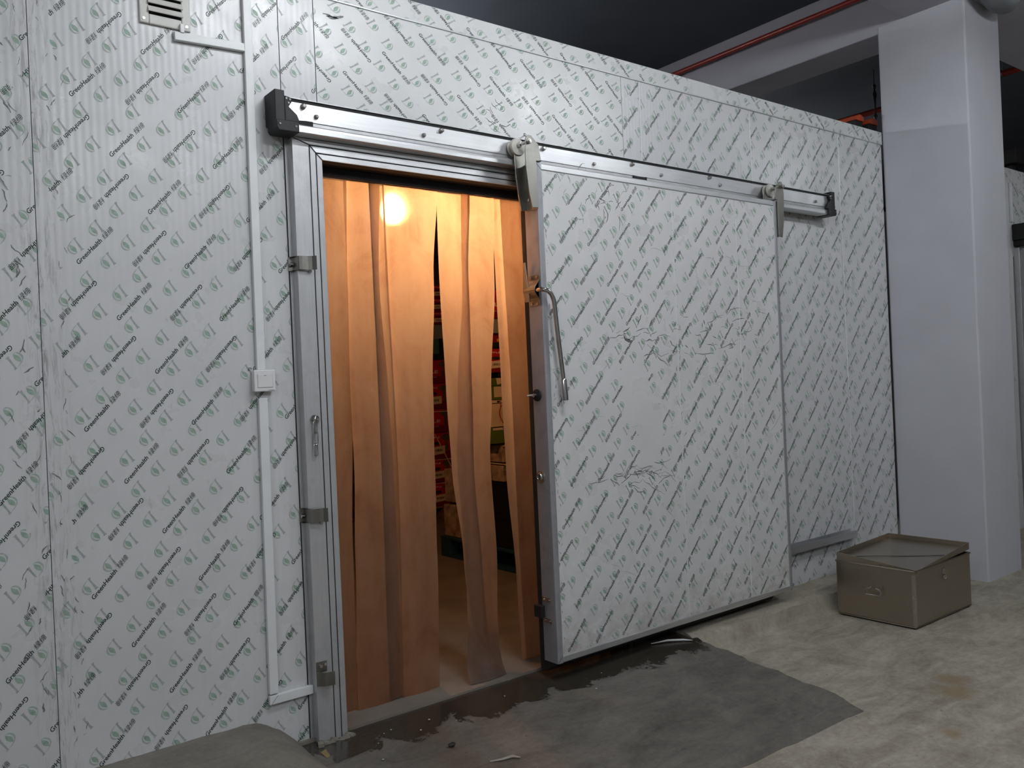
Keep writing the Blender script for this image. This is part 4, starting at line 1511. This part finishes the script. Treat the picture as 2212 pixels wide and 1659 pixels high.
# ------------------------------------------------------------------ vent, trunking, switch
vt = thing('louvred_vent', 'cream louvred vent cover high on the wall above the trunking', 'vent', (0.99, 0, 2.96))
mb = MB()
vx0, vx1, vz0, vz1 = 0.897, 1.085, 2.872, 3.06
mb.box(vx0, vx0 + .034, -.012, 0, vz0, vz1); mb.box(vx1 - .034, vx1, -.012, 0, vz0, vz1)
mb.box(vx0 + .034, vx1 - .034, -.012, 0, vz0, vz0 + .038); mb.box(vx0 + .034, vx1 - .034, -.012, 0, vz1 - .03, vz1)
mb.build('vent_frame', VENTM, vt, bevel=.004)
mb = MB(); mb.box(vx0 + .03, vx1 - .03, -.003, -.0005, vz0 + .03, vz1 - .025)
mb.build('vent_back', GAP, vt)
for k in range(4):
    mb = MB()
    z = vz0 + .038 + k * .031
    mb.prism([(-.012, z + .031), (-.016, z + .029), (-.024, z + .008), (-.021, z + .006), (-.012, z + .024), (-.003, z + .031)], 'x', vx0 + .030, vx1 - .030)
    mb.build('louvre', VENTM, vt, bevel=.0008)
mb = MB()
for x, z in ((vx0 + .014, vz0 + .016), (vx1 - .016, vz0 + .016), (vx0 + .014, vz1 - .016), (vx1 - .016, vz1 - .016)):
    mb.cut(); mb.cyl((x, -.012, z), (x, -.0145, z), .0055, 10)
mb.build_each('screw', CHROME, vt, smooth=True)

tk = thing('cable_trunking', 'white plastic cable trunking running down the wall past the light switch', 'trunking', (1.3, 0, 1.5))


def trunk(name, a, c, w):
    """straight run between (x,z) points, width w"""
    mb = MB()
    A, C_ = Vector(a), Vector(c)
    d = (C_ - A).normalized()
    nrm = Vector((-d[1], d[0])) * w / 2
    p = [A + nrm, C_ + nrm, C_ - nrm, A - nrm]
    mb.prism([(q[0], q[1]) for q in p], 'y', -0.021, -0.001)
    mb.build(name, PVC, tk, bevel=.0025)


trunk('trunking_length', (1.3035, 1.547), (1.3125, 3.146), 0.0345)
trunk('trunking_length', (1.297, 0.232), (1.306, 1.432), 0.037)
trunk('trunking_length', (1.020, 2.8435), (1.294, 2.8545), 0.033)
trunk('trunking_length', (1.277, 0.208), (1.4655, 0.208), 0.036)
mb = MB(); mb.box(1.041, 1.056, -.026, -.012, 2.858, 2.892)
mb.build('cable_cover', PVC, tk, bevel=.002)
mb = MB(); mb.tube([(1.281, -.022, .19), (1.313, -.022, .226)], .0006, 5)
mb.build('mitre_line', GAP, tk)

sw = thing('light_switch', 'square white rocker light switch on the trunking beside the door frame', 'light switch', (1.309, 0, 1.502))
mb = MB(); mb.box(1.267, 1.352, -.030, 0.0, 1.460, 1.545)
mb.build('back_box', SWITCH, sw, bevel=.004)
mb = MB(); mb.box(1.265, 1.354, -.038, -.0295, 1.4585, 1.5465)
mb.build('faceplate', SWITCH, sw, bevel=.005, seg=3)
mb = MB(); mb.box(1.2775, 1.3425, -.0386, -.037, 1.474, 1.531)
mb.build('rocker_gap', plain('switch_shadow_line', (0.42, 0.41, 0.42), .5), sw)
mb = MB(); mb.prism([(-.037, 1.4755), (-.0402, 1.4755), (-.0415, 1.5295), (-.037, 1.5295)], 'x', 1.279, 1.341)
rk = mb.build('rocker', SWITCH, sw, bevel=.0015)
mb = MB(); mb.box(1.305, 1.315, -.0419, -.040, 1.5225, 1.5245)
mb.build('indicator', SWITCH_LINE, rk)
mb = MB(); mb.box(1.322, 1.347, -.0384, -.0375, 1.463, 1.4655)
mb.build('maker_mark', plain('grey_mark', (.3, .3, .31), .5), sw)
mb = MB(); mb.tube([(1.262 + .006 * math.cos(a), -.004 - .004 * math.sin(a), 1.551 + .006 * math.sin(a)) for a in [.5 * i for i in range(11)]], .0016, 6)
mb.build('wire_loop', BOLT, sw, smooth=True)

# ------------------------------------------------------------------ steel box and its lid
bxs = thing('steel_box', 'dull stainless steel storage box on the floor beside the column', 'box', (5.257, -0.58, FZ))
X0, X1, Y0, Y1, Z1 = 4.898, 5.617, -0.83, -0.325, 0.225
mb = MB()
w = .008
Zb = FZ + .008
mb.box(X0, X1, Y0, Y1, Zb, Zb + w)
mb.box(X0, X0 + w, Y0, Y1, Zb + w, Z1); mb.box(X1 - w, X1, Y0, Y1, Zb + w, Z1)
mb.box(X0 + w, X1 - w, Y0, Y0 + w, Zb + w, Z1); mb.box(X0 + w, X1 - w, Y1 - w, Y1, Zb + w, Z1)
mb.build('box_body', BOXM, bxs, bevel=.004)
mb = MB()
for a, c in (((X0, Y0), (X1, Y0)), ((X1, Y0), (X1, Y1)), ((X1, Y1), (X0, Y1)), ((X0, Y1), (X0, Y0))):
    mb.tube([(a[0], a[1], Z1), (c[0], c[1], Z1)], .006, 8)
mb.build('rolled_rim', BOXM, bxs, smooth=True)
mb = MB(); mb.box(X0 + .01, X1 - .01, Y0 + .01, Y1 - .01, FZ, Zb)
mb.build('base_foot', RUBBER, bxs)
mb = MB()
mb.prism([(X0 - .003, Y0 - .003), (X0 + .012, Y0 - .003), (X0 + .012, Y0), (X0, Y0), (X0, Y0 + .016), (X0 - .003, Y0 + .016)], 'z', Zb + .01, Z1 - .02)
mb.build('corner_weld', brushed('weld_steel', (.5, .47, .42), .3, 2, .1, .9), bxs)
mb = MB()
pth = [(-.560, .096, 0), (-.560, .090, .022), (-.535, .086, .024), (-.530, .072, .026), (-.530, .058, .027), (-.538, .052, .027), (-.622, .052, .027), (-.630, .058, .027), (-.630, .078, .026), (-.626, .088, .024), (-.600, .092, .022), (-.600, .096, 0)]
mb.tube([(X0 - d, y, z) for y, z, d in pth], .0042, 8)
hh = mb.build('carry_handle', CHROME, bxs, smooth=True)
mb = MB()
for y in (-.552, -.612):
    mb.cut(); mb.box(X0 - .006, X0, y - .022, y + .022, .082, .112)
mb.build_each('handle_plate', BOXM, hh, bevel=.001)
mb = MB(); mb.box(5.240, 5.268, Y0 - .006, Y0, .150, .190); mb.tube([(5.255 + .014 * math.cos(a), Y0 - .010, .135 + .016 * math.sin(a)) for a in [2 * math.pi * i / 14 for i in range(14)]], .003, 6, closed=True)
mb.build('hasp', CHROME, bxs, bevel=.001)

ld = thing('box_lid', 'bent shallow steel lid resting crooked on top of the steel box', 'lid', (5.25, -0.58, 0.25))
# corners of the upper rim: left (far), back, right, front
L_, B_, R_, F_ = Vector((4.882, -0.342, 0.284)), Vector((5.600, -0.300, 0.2965)), Vector((5.640, -0.818, 0.288)), Vector((4.926, -0.835, 0.2265))


def lid_pt(u, v, drop):
    """u: left/front -> back/right, v: far -> near"""
    p = (L_ * (1 - u) + B_ * u) * (1 - v) + (F_ * (1 - u) + R_ * u) * v
    # the crease: front-left part is pressed down
    return p - Vector((0, 0, drop))


N = 12
th = .0025
mb = MB()
grid = [[lid_pt(.012 + .976 * i / N, .012 + .976 * j / N, .030 - .018 * (j / N) * (1 - i / N)) for i in range(N + 1)] for j in range(N + 1)]
V = [tuple(p) for row in grid for p in row]
F = [(j * (N + 1) + i, (j + 1) * (N + 1) + i, (j + 1) * (N + 1) + i + 1, j * (N + 1) + i + 1) for j in range(N) for i in range(N)]
mb.add(V, F)
mb.add([(x, y, z - th) for x, y, z in V], [tuple(reversed(f)) for f in F])
mb.build('lid_plate', BOXM, ld, fixn=False)


def rim(side, drop_fn):
    mb = MB()
    n = 12
    V = []
    for i in range(n + 1):
        s_ = i / n
        u, v, iu, iv = {'far': (s_, 0, 0, 1), 'near': (s_, 1, 0, -1), 'left': (0, s_, 1, 0), 'right': (1, s_, -1, 0)}[side]
        a = lid_pt(u, v, 0)
        c = lid_pt(u, v, drop_fn(s_))
        e = .005
        a2 = a + Vector((iu * e, -iv * e, 0)); c2 = c + Vector((iu * e, -iv * e, 0))
        V += [tuple(a), tuple(c), tuple(c2), tuple(a2)]
    F = []
    for i in range(n):
        for k in range(4):
            F.append((i * 4 + k, (i + 1) * 4 + k, (i + 1) * 4 + (k + 1) % 4, i * 4 + (k + 1) % 4))
    F += [(0, 1, 2, 3), tuple(reversed((n * 4, n * 4 + 1, n * 4 + 2, n * 4 + 3)))]
    mb.add(V, F)
    return mb.build('lid_rim', BOXM, ld, bevel=.001)


rim('far', lambda s: .048)
rim('right', lambda s: .044)
rim('left', lambda s: .050 - .036 * s)
rim('near', lambda s: .014 + .030 * s)
mb = MB()
c0, c1 = lid_pt(.12, .16, .0275), lid_pt(.62, .93, .0235)
mb.tube([tuple(c0 + (c1 - c0) * i / 8 + Vector((0, 0, .0005 + .002 * math.sin(i)))) for i in range(9)], .0016, 5)
mb.build('crease', GAP, ld)
mb = MB()
p = lid_pt(0, .52, .026)
mb.box(p.x - .006, p.x + .001, p.y - .02, p.y + .02, p.z - .018, p.z + .014)
p = lid_pt(.47, 1, .01)
mb.cut(); mb.box(p.x - .012, p.x + .012, p.y - .006, p.y + .001, p.z - .012, p.z + .010)
mb.build_each('lid_lug', BOXM, ld, bevel=.001)

# ------------------------------------------------------------------ things on top of the cold room and under the ceiling
ORANGE = plain('orange_plastic', (0.42, 0.055, 0.012), 0.45, 0, 0.15, 20)
for (xa, xb, lab) in ((6.165, 6.275, 'orange topped plastic case on the cold room edge, the one farther from the column'), (6.36, 6.485, 'orange topped plastic case on the cold room edge, hard against the column')):
    t = thing('plastic_case', lab, 'case', ((xa + xb) / 2, .2, 3.245), 'orange topped cases on the cold room')
    mb = MB(); mb.box(xa, xb, .13, .30, 3.246, 3.358)
    mb.build('case_body', BLACKP, t, bevel=.004)
    mb = MB(); mb.prism([(xa - .006, 3.358), (xb + .006, 3.358), (xb + .004, 3.395), (xb - .03, 3.406), (xa + .05, 3.408), (xa + .03, 3.395), (xa - .004, 3.39)], 'y', .12, .31)
    mb.build('case_lid', ORANGE, t, bevel=.005)


def pipe(x, z, r, y0, y1, label):
    t = thing('sprinkler_pipe', label, 'pipe', (x, (y0 + y1) / 2, z), 'red pipes under the ceiling')
    mb = MB(); mb.cyl((x, y0, z), (x, y1, z), r, 16)
    mb.build('pipe', REDPIPE, t, smooth=True)
    mb = MB()
    y = y0 + 3.6
    while y < y1:
        mb.cut()
        mb.tube([(x, y, z + r), (x, y, 4.456)], .005, 6)
        mb.cut()
        mb.cyl((x, y - .012, z), (x, y + .012, z), r + .004, 12)
        y += 2.4
    mb.build_each('pipe_hanger', BOLT, t, smooth=True)


pipe(6.235, 4.30, 0.021, -0.2, 9.0, 'nearer red sprinkler pipe running under the ceiling along the beam')
pipe(8.79, 4.20, 0.030, -3.5, 12.0, 'red sprinkler pipe passing under the ceiling behind the column')
pipe(14.3, 4.20, 0.030, -3.5, 14.0, 'thin red pipe far back above the next cold room')
t = thing('hanging_rod', 'thin dark threaded rod with a turnbuckle hanging above the orange topped cases', 'rod', (8.26, 1.09, 4.2))
mb = MB()
mb.tube([(8.26, 1.09, 3.30), (8.26, 1.09, 4.12)], .006, 6)
mb.build('rod', BLACKP, t)
mb = MB()
mb.lathe([(0, .006), (.03, .02), (.06, .008), (.20, .012), (.25, .022), (.30, .008), (.34, .02), (.36, .004)], (8.26, 1.09, 3.95), (0, 0, 1), 10)
mb.tube([(8.26, 1.09, 4.2), (8.26, 1.09, 4.456)], .004, 6)
mb.build('turnbuckle', BLACKP, t, smooth=True)

# grey drain pipe elbow beside the column head
t = thing('drain_pipe', 'grey plastic drain pipe bend under the beam beside the column head', 'pipe', (6.7, -0.85, 4.0))
mb = MB()
mb.tube([(6.24, -0.82, 4.13), (6.34, -0.80, 4.085), (6.46, -0.78, 4.055), (6.60, -0.765, 4.045), (6.70, -0.76, 4.065), (6.78, -0.76, 4.13)], .092, 18)
mb.build('pipe_bend', plain('grey_pipe', (.20, .21, .225), .5), t, smooth=True)

# ------------------------------------------------------------------ litter on the ramp
def rz(x, y):
    return -0.008 + (FZ + 0.012) * max(0, (-y / 1.29)) ** 1.05


BITS = [('dry_leaf', (2.30, -0.62), .05, 'short pale straw lying on the dark ramp'), ]
mb = MB(); z = rz(2.0, -.62) + .006
mb.tube([(1.94, -.60, z), (1.98, -.625, z + .004), (2.03, -.63, z + .003), (2.05, -.655, z)], [.003, .005, .006, .003], 6)
tag(mb.build('straw', plain('pale_straw', (.36, .33, .28), .7), smooth=True), 'short pale straw lying on the dark ramp in front of the curtain', 'straw')
mb = MB(); z = rz(3.5, -.16)
mb.tube([(3.38, -.13, z + .012), (3.48, -.16, z + .014), (3.56, -.20, z + .008), (3.60, -.235, z + .004)], [.002, .006, .006, .002], 6)
tag(mb.build('plastic_strip', plain('pale_plastic', (.6, .6, .6), .25), smooth=True), 'white bent plastic scrap at the kerb end under the sliding door', 'scrap')
mb = MB(); z = rz(1.9, -.40)
mb.tube([(1.875, -.40, z + .008), (1.89, -.41, z + .012), (1.905, -.40, z + .008)], [.006, .011, .005], 8)
tag(mb.build('pebble', plain('dark_pebble', (.02, .02, .02), .4), smooth=True), 'small black lump on the dark ramp near the curtain', 'pebble')
mb = MB()
for i in range(2):
    o = .03 * i
    mb.add([(1.405 + o, -.10 - o, -.02 + .008 * i), (1.462, -.09 - o, -.018 + .008 * i), (1.458, -.14 - o, -.026 + .008 * i), (1.41 + o, -.15 - o, -.03 + .008 * i)], [(0, 1, 2, 3)])
    mb.add([(1.405 + o, -.10 - o, -.023 + .008 * i), (1.462, -.09 - o, -.021 + .008 * i), (1.458, -.14 - o, -.029 + .008 * i), (1.41 + o, -.15 - o, -.033 + .008 * i)], [(3, 2, 1, 0)])
tag(mb.build('cardboard_scrap', plain('brown_card', (.24, .17, .08), .8)), 'brown cardboard scrap wedged at the foot of the door frame', 'scrap')
CHIP = plain('pale_chip', (.62, .62, .6), .3)
chips = [(1.76, -.13), (1.72, -.14), (1.94, -.15), (2.03, -.23), (1.86, -.21), (2.35, -.16), (1.66, -.20), (2.75, -.36), (2.9, -.24), (1.61, -.33)]
mb = MB()
for i, (x, y) in enumerate(chips):
    z = rz(x, y) + .004
    s_ = random.uniform(.003, .007)
    mb.lathe([(0, s_ * .4), (s_ * .5, s_), (s_, s_ * .3)], (x, y, z - .002), (.2, .1, 1), 7)
tag(mb.build('ice_crumbs', CHIP, smooth=True), 'scattered bright crumbs on the wet threshold', 'crumbs', kind='stuff')

# ------------------------------------------------------------------ tube lamps of the warehouse (above and behind the camera; some unseen, added as fill light)
for i, (x, y, z, ax, k) in enumerate(LAMPS):
    names = ['tube lamp hanging in front of the door', 'tube lamp hanging behind the camera', 'tube lamp hanging in front of the sliding door leaf', 'tube lamp hanging in front of the next cold room', 'tube lamp hanging near the grey side wall', 'tube lamp hanging in the rear corner', 'tube lamp added out of sight over the cold room roof as fill light', 'tube lamp added out of sight far behind the column as fill light', 'tube lamp added behind the camera to brighten the column']
    t = thing('tube_lamp', 'white twin ' + names[i], 'lamp', (x, y, z), 'tube lamps of the warehouse')
    mb = MB(); mb.box(x - .62, x + .62, y - .048, y + .048, z + .02, z + .07)
    mb.build('lamp_body', PVC, t, bevel=.006)
    mb = MB()
    for dx in (-.5, .5):
        mb.cut(); mb.tube([(x + dx, y, z + .07), (x + dx, y, 4.455 if (y < -1.36 or y > 0) else 4.055)], .004, 6)
    mb.build_each('hanger_wire', BOLT, t)
    em = emitter('cool_tube_glow', (0.93, 0.97, 1.0), TUBE_STRENGTH * k)
    for dy in (-.04, .04):
        mb = MB(); mb.cyl((x - .59, y + dy, z), (x + .59, y + dy, z), .014, 10)
        mb.build('tube', em, t, smooth=True)
